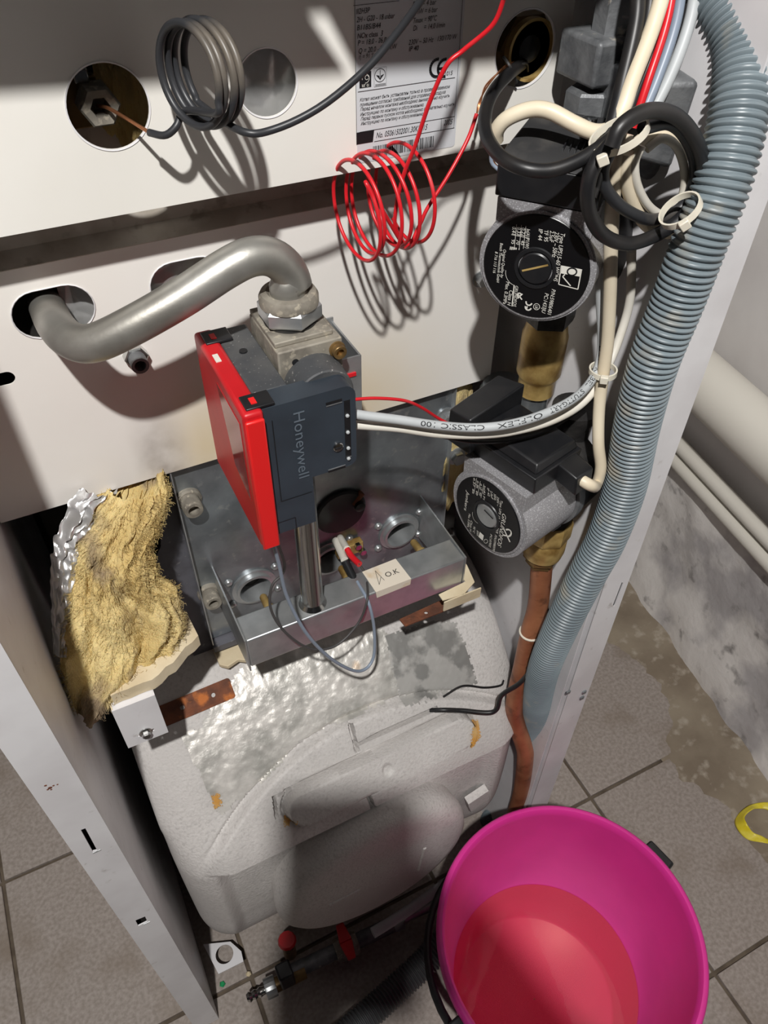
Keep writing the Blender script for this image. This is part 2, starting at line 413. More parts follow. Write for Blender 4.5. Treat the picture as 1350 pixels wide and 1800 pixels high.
# left side panel: outer sheet, inner sheet and the folded front flange with its slots
t = thing('cabinet_side_panel', 'white sheet metal side panel at the left with slotted front flange', 'panel', (XLo, YF, 0))
MB().box((XLo,YF+.001,0),(XLo+.0015,YB,1.46)).build('outer_sheet', M['enamel_side'], t)
MB().box((XL-.0015,YF+.001,0),(XL,YB,1.46)).build('inner_sheet', M['enamel_side'], t)
q = lambda a, b: P(a, b, y=YF)
def slotrect(pts): return [(q(*p).x, q(*p).z) for p in pts]
sl1 = slotrect([(142,1459),(150,1456),(171,1495),(163,1497)])
sl2 = slotrect([(238,1618),(255,1611),(259,1620),(243,1628)])
MB().sheet(rect(XLo,0,XL,1.46), [sl1, sl2], XZ(YF), .0014).build('flange', M['enamel_side'], t)
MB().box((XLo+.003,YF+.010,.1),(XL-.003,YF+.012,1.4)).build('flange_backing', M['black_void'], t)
for (a, b) in ((171,1496),(259,1622)):
    p = q(a,b); MB().box((p.x-.004,YF-.0006,p.z-.0006),(p.x+.003,YF+.0004,p.z+.0008)).build('bare_edge', M['steel'], t)
ch = MB()
for (a, b, r) in ((80,1381,.0012),(88,1385,.0018),(94,1381,.0010),(90,1388,.0009),(101,1379,.0008),(84,1388,.0010)):
    p = q(a,b); ch.lathe([(r,0),(r*.6,.0003)], (p.x,YF,p.z), (0,-1,0), 7)
ch.build('paint_chip', M['rust'], t)
# right side panel
t = thing('cabinet_side_panel', 'white sheet metal side panel at the right behind the corrugated hose', 'panel', (XRo, YF, 0))
MB().box((XRo-.0015,YF+.001,0),(XRo,YB,1.46)).build('outer_sheet', M['enamel_side'], t)
MB().box((XR-.004,YF+.006,0),(XR-.0025,YB,1.46)).build('inner_sheet', M['enamel_side'], t)
s3 = slotrect([(1093,1024),(1096,1025),(1080,1066),(1077,1065)])
MB().sheet(rect(XR,0,XRo,1.46), [s3], XZ(YF), .0014).build('flange', M['enamel_side'], t)
MB().box((XR,YF+.001,0),(XR+.0014,YF+.02,1.46)).build('flange_return', M['enamel_side'], t)
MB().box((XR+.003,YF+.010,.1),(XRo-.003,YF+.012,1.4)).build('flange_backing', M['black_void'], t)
for (a, b) in ((998,1216),(1026,1216),(1022,1226)):
    p = q(a,b); MB().box((p.x-.003,YF-.002,p.z-.003),(p.x+.003,YF,p.z+.003)).build('clip', M['steel_dull'], t, bevel=.0005)
# back sheet
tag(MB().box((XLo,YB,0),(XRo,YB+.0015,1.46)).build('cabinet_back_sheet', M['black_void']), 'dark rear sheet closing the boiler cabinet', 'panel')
# unseen console added above to shade the upper panel; lower edge traced from the shadow
def onlamp(px, py, y0, y1):
    s = P(px, py, y=y0); k = (y1-LAMP.y)/(s.y-LAMP.y); return LAMP + (s-LAMP)*k
YC = .375
A = onlamp(0, 167, .51, YC); B = onlamp(985, 104, .51, YC)
g0 = onlamp(541, 28, .51, YC); g1 = onlamp(574, 25, .51, YC); g2 = onlamp(628,140,.51,YC); g3 = onlamp(608,142,.51,YC)  # notch corners, cut to let a wedge of light through
def zed(x): return A.z+(B.z-A.z)*(x-A.x)/(B.x-A.x)
xa, xb = XL+.001, XR-.005
out = [(xa,zed(xa)),(g3.x,zed(g3.x)-.0005),(g0.x,g0.z),(g1.x,g1.z),(g2.x,zed(g2.x)-.0005),(xb,zed(xb)),(xb,1.60),(xa,1.60)]
t = thing('shade_console', 'unseen grey console added above the boiler front to shade the upper panel', 'console', (.18, YC, zed(.18)))
MB().sheet(out, [], XZ(YC), .002).build('shade_fascia', M['slate'], t)
MB().box((xa,YC+.002,1.56),(xb,YC+.16,1.60)).build('housing', M['slate'], t)
# ------------------------------------------------------------------ front panels
YU, YL = .51, .55
t = thing('upper_front_panel', 'white enamelled upper front panel with three round holes and rating label', 'panel', (.16, YU, 1.1405))
h1, h2, h3 = P(191,189,y=YU), P(470,147,y=YU), P(923,87,y=YU)
MB().sheet(rect(XL+.001,1.1405,.405,1.46), [circ(h1.x,h1.z,.0235,48), circ(h2.x,h2.z,.0195,48), circ(h3.x,h3.z,.0245,48)], XZ(YU), .0014).build('sheet', M['enamel'], t)
MB().box((XL+.001,YU+.0014,1.1405),(.405,YU+.022,1.1419)).build('lower_return', M['enamel'], t)
MB().box((.4036,YU+.0014,1.1405),(.405,YU+.022,1.46)).build('side_return', M['enamel'], t)
for hh, rr in ((h1,.0235),(h2,.0195),(h3,.0245)):
    MB().lathe([(rr,-.0002),(rr+.0009,-.0005),(rr+.0009,.0012),(rr,.0012)], (hh.x,YU,hh.z), (0,1,0), 48, cap=False).build('hole_rim', M['enamel_side'], t, smooth=40)
t = thing('lower_front_panel', 'white enamelled lower front panel, heat-yellowed along its bottom edge', 'panel', (.16, YL, .886))
o1c, o2c = (.0105,1.0635), (.1095,1.0635)
MB().sheet(rect(XL+.001,.886,.403,1.10), [obround(*o1c,.0285,.0185), obround(*o2c,.0285,.0185), obround(-.055,1.0195,.025,.0056), circ(.058,1.015,.007)], XZ(YL), .0014).build('sheet', M['stained'], t)
MB().add([(XL+.001,YL,1.10),(.403,YL,1.10),(.403,YL+.018,1.106),(XL+.001,YL+.018,1.106),(.403,YL+.018,1.19),(XL+.001,YL+.018,1.19)], [(0,1,2,3),(3,2,4,5)]).build('top_ledge', mat('dusty_ledge_paint',(196,190,180),.5,c2=(176,168,156),scale=30,contrast=(.45,.6),c3=(158,150,138),s3=70,ct3=(.58,.68)), t, solid=.0014)
MB().box((.4016,YL+.0014,.886),(.403,YL+.05,1.10)).build('side_return', M['enamel'], t)
for oc in (o1c, o2c):
    MB().tube([Vector((a,YL-.0002,b)) for a,b in obround(*oc,.0287,.0187)]+[Vector((obround(*oc,.0287,.0187)[0][0],YL-.0002,obround(*oc,.0287,.0187)[0][1]))], .0006, 6).build('hole_rim', M['enamel_side'], t, smooth=60)
# screws on the lower panel
def bolt(mb_name, p, a, r, h, m, parent, flange=None, hexa=True, sock=False):
    mb = MB(); p = Vector(p); a = Vector(a).normalized()
    if flange: mb.lathe([(flange,0),(flange,h*.18),(flange*.85,h*.25)], p, a, 20)
    if hexa: mb.lathe([(r,0),(r,h*.85),(r*.88,h)], p, a, 6)
    elif sock: mb.lathe([(r,0),(r,h*.92),(r*.93,h),(r*.58,h),(r*.58,h*.55)], p, a, 20)
    else: mb.lathe([(r,0),(r*.97,h*.35),(r*.7,h*.8),(r*.2,h)], p, a, 16)
    o = mb.build(mb_name, m, parent, smooth=30); return o
b_ = bolt('hex_bolt', (.377,YL,1.005), (0,-1,0), .006, .008, M['steel'], None, flange=.008)
tag(b_, 'small hex bolt in the lower panel beside the upper pump', 'bolt')
p = P(235,618,y=YL-.008)
t = thing('threaded_nipple', 'open threaded steel nipple with nut below the bent gas pipe', 'fitting', (.058,YL,1.015))
MB().lathe([(.0095,0),(.0095,.008),(.0085,.009)], (.058,YL,1.015), (0,-1,0), 6).build('nut', M['chrome'], t, smooth=30)
MB().lathe([(.0068,.006),(.0068,.020),(.0045,.020),(.0045,.004)], (.058,YL,1.015), (0,-1,0), 20).build('nipple', M['cast_grey'], t, smooth=40)
# crumpled foil behind the holes
def crumple(name, label, x0, x1, z0, z1, y, amp, sc, m=None, seed=0):
    def fn(u, v):
        x = x0+(x1-x0)*u; z = z0+(z1-z0)*v
        n = noise.voronoi(Vector((x*sc, z*sc, seed)))[0]
        return Vector((x, y-amp*(n[1]-n[0])-amp*.8*noise.noise(Vector((x*sc*.7,z*sc*.7,seed+5))), z))
    return tag(MB().grid(fn, 60, 60).build(name, m or M['foil'], smooth=22), label, 'foil')
crumple('foil_insulation', 'crumpled silver foil behind the middle hole of the upper panel', .130,.215,1.160,1.250,.518,.0035,38,seed=1)
crumple('foil_insulation', 'crumpled silver foil behind the oval pipe hole', .018,.06,1.03,1.095,.568,.004,38,seed=2)
crumple('foil_insulation', 'crumpled silver foil behind the right oval hole', .07,.15,1.03,1.095,.566,.004,38,seed=3)
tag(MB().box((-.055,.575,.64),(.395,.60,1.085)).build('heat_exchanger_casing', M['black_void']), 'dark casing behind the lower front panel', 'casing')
tag(MB().box((.025,.5685,1.125),(.135,.572,1.26)).build('light_stop_plate', M['black_void']), 'dark plate added behind the left round hole to stop light', 'plate')  # added to stop lamp light leaking through the hole onto the ledge
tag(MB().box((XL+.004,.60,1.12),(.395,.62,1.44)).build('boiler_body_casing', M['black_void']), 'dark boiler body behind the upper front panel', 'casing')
# ------------------------------------------------------------------ rating label
t = thing('rating_label', 'silver rating label with Russian text, CE mark and barcode', 'label', (.27,YU,1.16))
def L(px, py): return P(px, py, y=YU)
lp = lambda zx, zy: L(600+zx/6.136, zy/6.136)
def pt2(v): return (v.x, v.z)
bl, br = lp(185,1765), lp(1218,1560)
xl_, xr_ = lp(120,0).x, lp(1248,0).x
xr_ = max(xr_, lp(1222,1400).x)
MB().sheet(rrect(bl.x-.001, (bl.z+br.z)/2-.0005, xr_+.0008, 1.30, .0025), [], frame((0,YU-.0003,0),(1,0,0),(0,0,1),(0,1,0)), .0003).build('plate', M['label_paper'], t)
ink = MB(); NY = (0,-1,0)
def row(body, a, b, h, slant=.18):
    p0 = lp(*a); p1 = lp(*b); p1.z = p0.z = (p0.z+p1.z)/2; text(ink, body, p0, p1, h/6.136*.00042*1.0, NY, slant, .0006)
H1 = 46
row('II2H3P', (158,155),(300,132),H1); row('2H - G20 - 18 mbar',(160,243),(568,190),H1); row('B11BS/B44',(165,330),(418,294),H1)
row('NOx class  3',(170,415),(440,382),H1); row('P = 18,0 - 26,0 kW',(175,490),(570,440),H1); row('Q = 20,0 - 28,5 kW',(180,578),(590,522),H1); row('η = 91 %',(185,640),(345,612),H1-6)
row('PMS = 4 bar',(765,75),(1015,45),H1); row('PMW = 6 bar',(770,150),(1028,130),H1); row('Tmax = 90°C',(765,248),(1020,220),H1); row('Di     = 14,0 l/min',(770,335),(1110,285),H1)
row('230V ~ 50 Hz   130/170 W',(720,488),(1235,412),H1); row('IP 40',(725,555),(825,540),H1)
R6 = 33
row('Котел может быть установлен только в проветриваемом',(195,1100),(1160,940),R6,.3)
row('помещении согласно требований для сгораемого воздуха',(197,1150),(1115,1000),R6,.3)
row('Перед началом монтажа необходимо внимательно изучить',(200,1200),(1160,1040),R6,.3)
row('Инструкцию по монтажу и обслуживанию.',(200,1255),(885,1135),R6,.3)
row('Перед первым пуском котла необходимо внимательно изучить',(205,1305),(1212,1130),R6,.3)
row('Инструкцию по монтажу и обслуживанию.',(207,1355),(880,1232),R6,.3)
row('No. 05061502001.30KLZ15',(372,1485),(915,1395),56,.25); row('2005',(1098,1350),(1185,1335),54,.25); row('1015',(1112,815),(1190,803),40,.15)
# CE mark
def arc(c, r, a0, a1, n=14): return [Vector((c.x+r*math.cos(math.radians(a0+(a1-a0)*k/n)), YU, c.z+r*math.sin(math.radians(a0+(a1-a0)*k/n)))) for k in range(n+1)]
k6 = lp(1000,700).x-lp(900,700).x
for cx in (1030,1112):
    c = lp(cx,730); a = arc(c, k6*.75, 80, 280); strokes(ink, list(zip(a,a[1:])), k6*.26, NY, .0006)
c = lp(1112,730); strokes(ink, [(Vector((c.x-k6*.7,YU,c.z)),Vector((c.x-.1*k6,YU,c.z)))], k6*.22, NY, .0006)
def hl(a, b, w=.0003):
    p0 = lp(*a); p1 = lp(*b); p0.z = p1.z = (p0.z+p1.z)/2; strokes(ink, [(p0,p1)], w, NY, .0006)
hl((125,65),(620,0)); hl((175,995),(1222,828)); hl((195,1430),(1220,1245)); hl((350,1530),(1215,1370))
z0 = (lp(195,1430).z+lp(1220,1245).z)/2; z1 = (lp(350,1530).z+lp(1215,1370).z)/2
for x in (xl_+.0012, xr_-.0012): strokes(ink, [(Vector((x,YU,1.298)),Vector((x,YU,z1)))], .0003, NY, .0006)
x = lp(1075,1300).x; strokes(ink, [(Vector((x,YU,z0)),Vector((x,YU,z1)))], .0003, NY, .0006)
xw = lp(350,1450).x; ink.add([(xl_+.0012,YU-.0006,z1),(xw-.001,YU-.0006,z1),(xw,YU-.0006,z0),(xl_+.0012,YU-.0006,z0)], [(0,1,2,3)])
# barcode
bx0, bx1 = lp(335,1640).x, lp(985,1530).x; zb0 = lp(660,1640).z; zb1 = lp(660,1520).z; x = bx0
while x < bx1:
    w = random.choice((.00022,.00035,.0006,.0008)); ink.add([(x,YU-.0006,zb0),(x+w,YU-.0006,zb0),(x+w,YU-.0006,zb1),(x,YU-.0006,zb1)], [(0,1,2,3)]); x += w+random.choice((.0002,.00035,.0006))
# inspection marks
a, b = lp(192,950), lp(318,760); ink.add([(a.x,YU-.0006,a.z),(b.x,YU-.0006,a.z),(b.x,YU-.0006,b.z),(a.x,YU-.0006,b.z)], [(0,1,2,3)])
a, b = lp(350,935), lp(482,715); fr = [(a.x,a.z),(b.x,a.z),(b.x,b.z),(a.x,b.z)]
fr = [Vector((u,YU,w)) for u,w in fr]; strokes(ink, list(zip(fr,fr[1:]+fr[:1])), .00015, NY, .0006)
c = lp(414,808); rr = k6*.55; ar = arc(c, rr, 0, 360, 28); strokes(ink, list(zip(ar,ar[1:])), .0003, NY, .0006)
for dx, dz0, dz1 in ((0,.7,-.6),):
    strokes(ink, [(Vector((c.x,YU,c.z+rr*.75)),Vector((c.x,YU,c.z-rr*.7)))], .0004, NY, .0006)
for sg in (-1,1):
    ink.add([(c.x,YU-.0006,c.z-rr*.7),(c.x+sg*rr*.75,YU-.0006,c.z+rr*.1),(c.x+sg*rr*.15,YU-.0006,c.z-rr*.05)], [(0,1,2) if sg > 0 else (0,2,1)])
hl((362,910),(475,895),.0002); hl((362,922),(475,907),.0002)
ink.build('print', M['ink'], t)
wi = MB(); a, b = lp(218,940), lp(292,928); a.z = b.z = (a.z+b.z)/2; text(wi, 'МГ 01', a, b, .0018, NY, 0, .0008)
c = lp(258,845); ar = arc(c, .0026, -100, 190, 20); strokes(wi, list(zip(ar,ar[1:])), .0003, NY, .0008); ar = arc(c+Vector((.0008,0,.0006)), .0013, 0, 330, 16); strokes(wi, list(zip(ar,ar[1:])), .0003, NY, .0008)
wi.build('reversed_print', M['white_ink'], t)

# ------------------------------------------------------------------ holes of the upper panel: thermostat pocket and brass pocket
t = thing('thermostat_pocket', 'dusty steel pocket nut with capillary inside the left round hole', 'fitting', (h1.x,.55,h1.z))
c = P(176,188,y=.526)
MB().lathe([(.0125,.0),(.0125,.014),(.011,.016),(.0062,.016),(.0055,.002)], c+Vector((0,.014,0)), (0,-1,0), 6).build('nut', M['dusty_metal'], t, smooth=30)
MB().box((c.x-.024,.545,c.z-.017),(c.x+.004,.552,c.z+.012)).build('clip_plate', M['brass_dark'], t, bevel=.001)
MB().box((c.x-.010,.535,c.z+.011),(c.x-.001,.55,c.z+.019)).build('spring_clip', M['chrome'], t, bevel=.001)
def wool(name, label, c, sx, sy, sz, seed, m='wool', n=(70,48), amp=.22, kind=None, parent=None):
    def fn(u, v):
        th = 2*math.pi*u; ph = math.pi*(v-.5); d = Vector((math.cos(th)*math.cos(ph), math.sin(th)*math.cos(ph), math.sin(ph)))
        e = Vector([math.copysign(abs(q_)**.75, q_) for q_ in d])
        k = 1+amp*noise.fractal(Vector((d.x*2.2+seed, d.y*2.2, d.z*1.1)),.9,2.1,6)+.06*noise.noise(Vector((d.x*14,d.y*14,d.z*4+seed)))
        return Vector((c[0]+sx*e.x*k, c[1]+sy*e.y*k, c[2]+sz*e.z*k))
    o = MB().grid(fn, *n).build(name, M[m], parent, smooth=70)
    return tag(o, label, 'insulation') if parent is None else o
wool('glass_wool_tuft', 'brown yellow glass wool inside the left round hole', (h1.x+.020,.556,h1.z-.006), .018,.010,.034, 3, n=(60,40), amp=.3)
t = thing('brass_pocket', 'hexagonal brass sensor pocket inside the right round hole', 'fitting', (h3.x,.54,h3.z))
c3 = P(926,84,y=.522)
MB().lathe([(.0235,.0),(.0235,.012),(.0215,.014),(.013,.014),(.012,-.01)], c3+Vector((0,.012,0)), (0,-1,0), 6).build('hex_nut', M['brass_dark'], t, smooth=30)
MB().lathe([(.0205,.0),(.0205,.006),(.0185,.006),(.0185,.0)], c3+Vector((0,-.002,0)), (0,-1,0), 32).build('ring', M['brass'], t, smooth=30)
MB().lathe([(.009,-.012),(.009,.004),(.004,.006)], c3, (0,-1,0), 20).build('plug', M['black'], t, smooth=30)
pb = P(905,112,y=.508)
MB().tube(catmull([P(885,100,y=.508),P(897,118,y=.50),P(908,145,y=.505)],8), .0011, 6).build('spring_wire', M['cast_dark'], t, smooth=60)
MB().tube(catmull([P(904,118,y=.508),P(925,112,y=.512),P(928,125,y=.52)],8), .0009, 6).build('spring_wire', M['cast_dark'], t, smooth=60)

# ------------------------------------------------------------------ storage tank
PROF = [(.46,.085),(.415,.125),(.390,.19),(.384,.26),(.384,.375),(.391,.418),(.425,.470),(.47,.525),(.53,.575),(.60,.600),(.78,.605)]
PL = [0.0]
for a, b in zip(PROF, PROF[1:]): PL.append(PL[-1]+math.dist(a, b))
_pp = catmull([Vector((0,a,b)) for a,b in PROF], 10); _pl = [0.0]
for a, b in zip(_pp, _pp[1:]): _pl.append(_pl[-1]+(b-a).length)
def prof(s):
    s = min(max(s,0), _pl[-1]-1e-6); j = 0
    import bisect
    j = bisect.bisect_right(_pl, s)-1
    a, b = _pp[j], _pp[j+1]; k = (s-_pl[j])/(_pl[j+1]-_pl[j]); tn = (b-a).normalized()
    return a.lerp(b, k), Vector((0,-tn.z,tn.y))
def tankhit(px, py):
    """(x, s) of the tank's unrounded outline under a pixel"""
    r = ray(px, py); best = None
    for j in range(len(_pp)-1):
        a, b = _pp[j], _pp[j+1]; d = b-a; nn = Vector((0,-d.z,d.y)); den = r.dot(nn)
        if abs(den) < 1e-9: continue
        t = (Vector((0,a.y,a.z))-CAM).dot(nn)/den; p = CAM+r*t
        k = ((p.y-a.y)*d.y+(p.z-a.z)*d.z)/d.length_squared
        if -.001 <= k <= 1.001 and (best is None or t < best[0]): best = (t, p.x, _pl[j]+k*d.length)
    return best[1], best[2]
TX0, TX1, TR = -.058, .425, .055
SR = tankhit(644,1411)[1]                     # ridge
XC = .19
def sstep(a, b, x): t = min(max((x-a)/(b-a),0),1); return t*t*(3-2*t)
barA, barB = tankhit(528,1405), tankhit(795,1278)
def relief(x, s):
    h = 0
    # domed end above the ridge
    d = math.hypot(x-.203, s-.1675)
    if s > SR-.01: h += (.012*sstep(.305,.298,d)*sstep(SR-.006,SR-.001,s) - .004*math.exp(-((d-.308)/.002)**2))*sstep(-.035,.008,x)
    # stadium-shaped bar
    ax, as_ = barA; bx, bs = barB; vx, vs = bx-ax, bs-as_; k = min(max(((x-ax)*vx+(s-as_)*vs)/(vx*vx+vs*vs),0),1)
    dd_ = math.hypot(x-ax-k*vx, s-as_-k*vs); h += .015*sstep(.0235,.0195,dd_) - .009*math.exp(-((dd_-.0252)/.0016)**2)
    # lip of the front below the ridge, sunk a little
    if s < SR: h -= .014*sstep(SR-.002,SR-.009,s)*sstep(-.022,.0,x)*sstep(.385,.36,x)*sstep(.06,.16,s)
    return h
def lines(x, s):
    h = 0
    for (a, b), w in GRV:
        vx, vs = b[0]-a[0], b[1]-a[1]; L2 = vx*vx+vs*vs; k = min(max(((x-a[0])*vx+(s-a[1])*vs)/L2,0),1)
        d = math.hypot(x-a[0]-k*vx, s-a[1]-k*vs); h -= .012*sstep(w,w*.5,d)
    for (c, r, dep) in DIM:
        d = math.hypot(x-c[0], s-c[1]); h -= dep*sstep(r,r*.55,d)
    return h
TH = tankhit
GRV = [((TH(612,1272),TH(622,1312)),.0032),((TH(640,1385),TH(650,1412)),.0030),((TH(622,1303),TH(760,1240)),.0022),((TH(478,1395),TH(505,1380)),.002),((TH(478,1395),TH(482,1428)),.002)]
DIM = [(TH(668,1338),.0085,.003)]
def tsurf(x, s, off=0.0, detail=True):
    p, n = prof(s)
    e = 0.0
    for d in (TX0+TR-x, x-(TX1-TR)):
        if d > 0: e = max(e, TR-math.sqrt(max(TR*TR-min(d,TR)**2,0)))
    nn = n.copy()
    h = (relief(x,s)+lines(x,s) if detail else 0)+off
    fade = 1-e/TR
    q_ = Vector((x,p.y,p.z))+n*(h*max(fade,0))
    if s <= SR: q_.y += e
    else:
        k = sstep(SR,SR+.12,s); q_.y += e*(1-k); q_.z -= e*k*.55
    return q_
TS0, TS1 = .0, _pl[-1]
NU, NV = 370, 370
t = thing('storage_tank', 'hot water tank in grey moulded foam insulation under the burner', 'tank', (.19,.5,.05))
MB().grid(lambda u, v: tsurf(TX0+(TX1-TX0)*u, TS0+(TS1-TS0)*v), NU, NV).build('foam_shell', M['tank'], t, smooth=50)
for x in (TX0, TX1):
    ring = [tsurf(x, TS0+(TS1-TS0)*k/60) for k in range(61)]
    mb = MB(); vs = []; fs = []
    for p in ring: vs += [p, Vector((p.x, .78, min(p.z,.605)))]
    for k in range(60): fs.append((2*k,2*k+2,2*k+3,2*k+1) if x == TX0 else (2*k,2*k+1,2*k+3,2*k+2))
    mb.add(vs, fs).build('shell_side', M['tank'], t)
# round inspection cover
cc = Vector((.180, .384, .267)); RC = .142
pr = [(RC*.96,-.02),(RC*.985,.0),(RC,.008),(RC*.995,.018),(RC*.965,.027),(RC*.91,.033),(RC*.82,.036),(RC*.4,.038),(.001,.0385)]
MB().lathe(pr, cc, (0,-1,0), 96, cap=False).build('round_cover', M['tank'], t, smooth=50)
emb = MB()
def onc(px, py): return P(px, py, y=cc.y-.0372)
for a, b, w in (((578,1590),(632,1562),.0028),((736,1528),(746,1490),.0028),((655,1560),(700,1535),.002)):
    MB().tube([onc(*a),onc(*b)], w, 8).build('moulded_mark', M['tank'], t, smooth=60)
# foil tape over the shell
def inpoly(x, y, pg):
    c = False; n = len(pg)
    for i in range(n):
        (x1,y1),(x2,y2) = pg[i],pg[i-1]
        if (y1 > y) != (y2 > y) and x < (x2-x1)*(y-y1)/(y2-y1)+x1: c = not c
    return c
def tape(name, pix, m, off, wr, seed, res=.0022):
    pg = [TH(*p) for p in pix]; xs = [p[0] for p in pg]; ss = [p[1] for p in pg]
    x0, x1, s0, s1 = min(xs), max(xs), min(ss), max(ss); nu = int((x1-x0)/res); nv = int((s1-s0)/res)
    def fn(u, v):
        x = x0+(x1-x0)*u; s = s0+(s1-s0)*v
        w = wr*.7*noise.fractal(Vector((x*90,s*90,seed)),.8,2,4) + wr*.9*abs(noise.noise(Vector((x*170+s*90,s*45,seed+9))))
        return tsurf(x, s, off+.0006+w)
    def keep(u, v):
        x = x0+(x1-x0)*u+.004*noise.noise(Vector((u*30,v*30,seed))); s = s0+(s1-s0)*v+.004*noise.noise(Vector((u*30,v*30,seed+4)))
        return inpoly(x, s, pg)
    return MB().grid(fn, nu, nv, keep).build(name, m, t, smooth=30)
tape('foil_tape', [(318,1292),(352,1275),(398,1205),(430,1168),(560,1115),(640,1092),(690,1115),(700,1222),(623,1258),(575,1278),(524,1304),(480,1356),(434,1392),(388,1432),(360,1380)], M['foil_tape'], .0015, .0011, 1)
tape('dull_foil_tape', [(676,1118),(760,1092),(800,1095),(838,1200),(800,1212),(705,1236),(690,1180)], M['foil_tape_dull'], .0022, .0005, 2)
tape('rust_stain', [(370,1398),(384,1390),(388,1412),(376,1420)], M['rust_spot'], .004, .0006, 3, .001)
tape('rust_stain', [(812,1262),(830,1258),(834,1285),(818,1305),(808,1290)], M['rust_spot'], .004, .0006, 4, .001)
tape('rust_stain', [(492,1430),(512,1424),(508,1438),(494,1442)], M['rust_spot'], .003, .0004, 5, .001)
pl = [onp for onp in (P(822,1412,y=.382),P(858,1388,y=.382),P(860,1402,y=.382),P(826,1426,y=.382))]
MB().add([p+Vector((0,-.002,0)) for p in pl]+[p+Vector((0,.01,0)) for p in pl], [(0,1,2,3),(0,4,5,1),(1,5,6,2),(2,6,7,3),(3,7,4,0)]).build('moulded_badge', M['tank'], t, bevel=.001, recalc=True)
# foot plate at the floor
fp = [P(357,1660,z=.035),P(384,1712,z=.035),P(428,1690,z=.035),P(424,1672,z=.035),P(405,1655,z=.035)]
fh = P(396,1682,z=.035)
tag(MB().sheet([(p.x,p.y) for p in fp], [circ(fh.x,fh.y+.004,.0135,28)], frame((0,0,.033),(1,0,0),(0,1,0)), .002).build('foot_plate', M['enamel_side']), 'white steel foot plate with round hole below the tank', 'plate')
# ------------------------------------------------------------------ shelf, strap, wool
t = thing('support_shelf', 'cream fibre board shelf with white bent bracket left of the burner', 'shelf', (-.03,.45,.66))
edge = []
rng = random.Random(3)
xs_ = [-.048+.0075*k for k in range(13)]
fy = [.442 if x < .0 else .442+.004*k for k, x in enumerate(xs_)]
fy = [.442,.442,.442,.442,.442,.443,.446,.449,.452,.458,.462,.466,.470]
def shelf_outline():
    o = []
    for x, y in zip(xs_, fy): o.append((x, y+rng.uniform(-.0015,.0015)))
    o += [(.040,.50),(.030,.52),(.034,.55),(-.05,.55)]
    return o
MB().sheet(shelf_outline(), [], frame((0,0,.733),(1,0,0),(0,1,0)), .015).build('board', M['cream'], t, bevel=.0008)
Bq = [P(200,1248,y=.436),P(272,1212,y=.436),P(290,1280,y=.436),P(222,1312,y=.436)]
x0, x1 = -.052, -.0125
MB().sheet(rect(x0,.664,x1,.732), [rect(-.040,.676,-.024,.680)], XZ(.436), .0014).build('bracket_face', M['enamel_side'], t)
MB().box((x0,.4374,.664),(x0+.0014,.56,.732)).build('bracket_side', M['cream'], t)
MB().box((x0+.0014,.4374,.7306),(x1,.46,.732)).build('bracket_top', M['enamel_side'], t)
c = P(252,1280,y=.436)
o = bolt('screw', (-.032,.4358,.680), (0,-1,0), .0042, .006, M['chrome'], t, hexa=True, flange=.0062)
MB().sheet([(.062,.535),(.070,.528),(.084,.532),(.096,.524),(.112,.530),(.112,.56),(.062,.56)], [], frame((0,0,.594),(1,0,0),(0,1,0)), .006).build('torn_board_edge', M['cream'], t, bevel=.0008)
MB().sheet([(.300,.443),(.325,.440),(.345,.450),(.350,.475),(.350,.505),(.336,.505),(.336,.455),(.300,.452)], [], frame((0,0,.690),(1,0,0),(0,1,0)), .0015).build('corner_plate', M['cream'], t)
MB().box((.300,.439,.676),(.347,.4405,.6915)).build('corner_lip', M['cream'], t)
# rusty straps resting on the tank
def strap(name, label, a, b, w, hs):
    A_, B_ = TH(*a), TH(*b); dx, ds = B_[0]-A_[0], B_[1]-A_[1]; Ln = math.hypot(dx,ds); ux, us = dx/Ln, ds/Ln; vx, vs = -us, ux
    outl = rrect(0,-w/2,Ln,w/2,.003); holes = [circ(h*Ln, 0, .0026, 14) for h in hs]
    mb = MB(); mb.sheet(outl, holes, Matrix.Identity(4), .0025)
    mb.v = [tuple(tsurf(A_[0]+ux*v[0]+vx*v[1], A_[1]+us*v[0]+vs*v[1], .0012+v[2], True)) for v in mb.v]
    return tag(mb.build(name, M['rust']), label, 'strap')
strap('rusty_strap', 'rusty perforated steel strap beside the white bracket on the tank', (276,1262),(408,1208), .024, (.33,.74))
def slab(name, label, pts, z, th, m, cat):
    q_ = [P(a,b,z=z) for a,b in pts]; return tag(MB().sheet([(p.x,p.y) for p in q_], [circ(sum(p.x for p in q_)/len(q_),sum(p.y for p in q_)/len(q_),.0022,12)], frame((0,0,z-th),(1,0,0),(0,1,0)), th).build(name, m, bevel=.0004), label, cat)
slab('rusty_strap', 'short rusty strap under the right end of the gas manifold', [(702,1088),(785,1050),(795,1068),(712,1100)], .655, .0025, M['rust'], 'strap')
# torn foil edge
def torn(u, v):
    a = P(800,1092,y=.52); p = a+Vector((.028*u, -.02*u, -.022*u))+Vector((0,-.012,.004))*v
    return p+Vector((0,0,.003*noise.noise(Vector((u*6,v*3,1)))))
tag(MB().grid(torn, 20, 6).build('torn_foil_strip', M['foil'], smooth=30, solid=.0006), 'torn silver foil strip on the tank beside the rusty strap', 'foil')

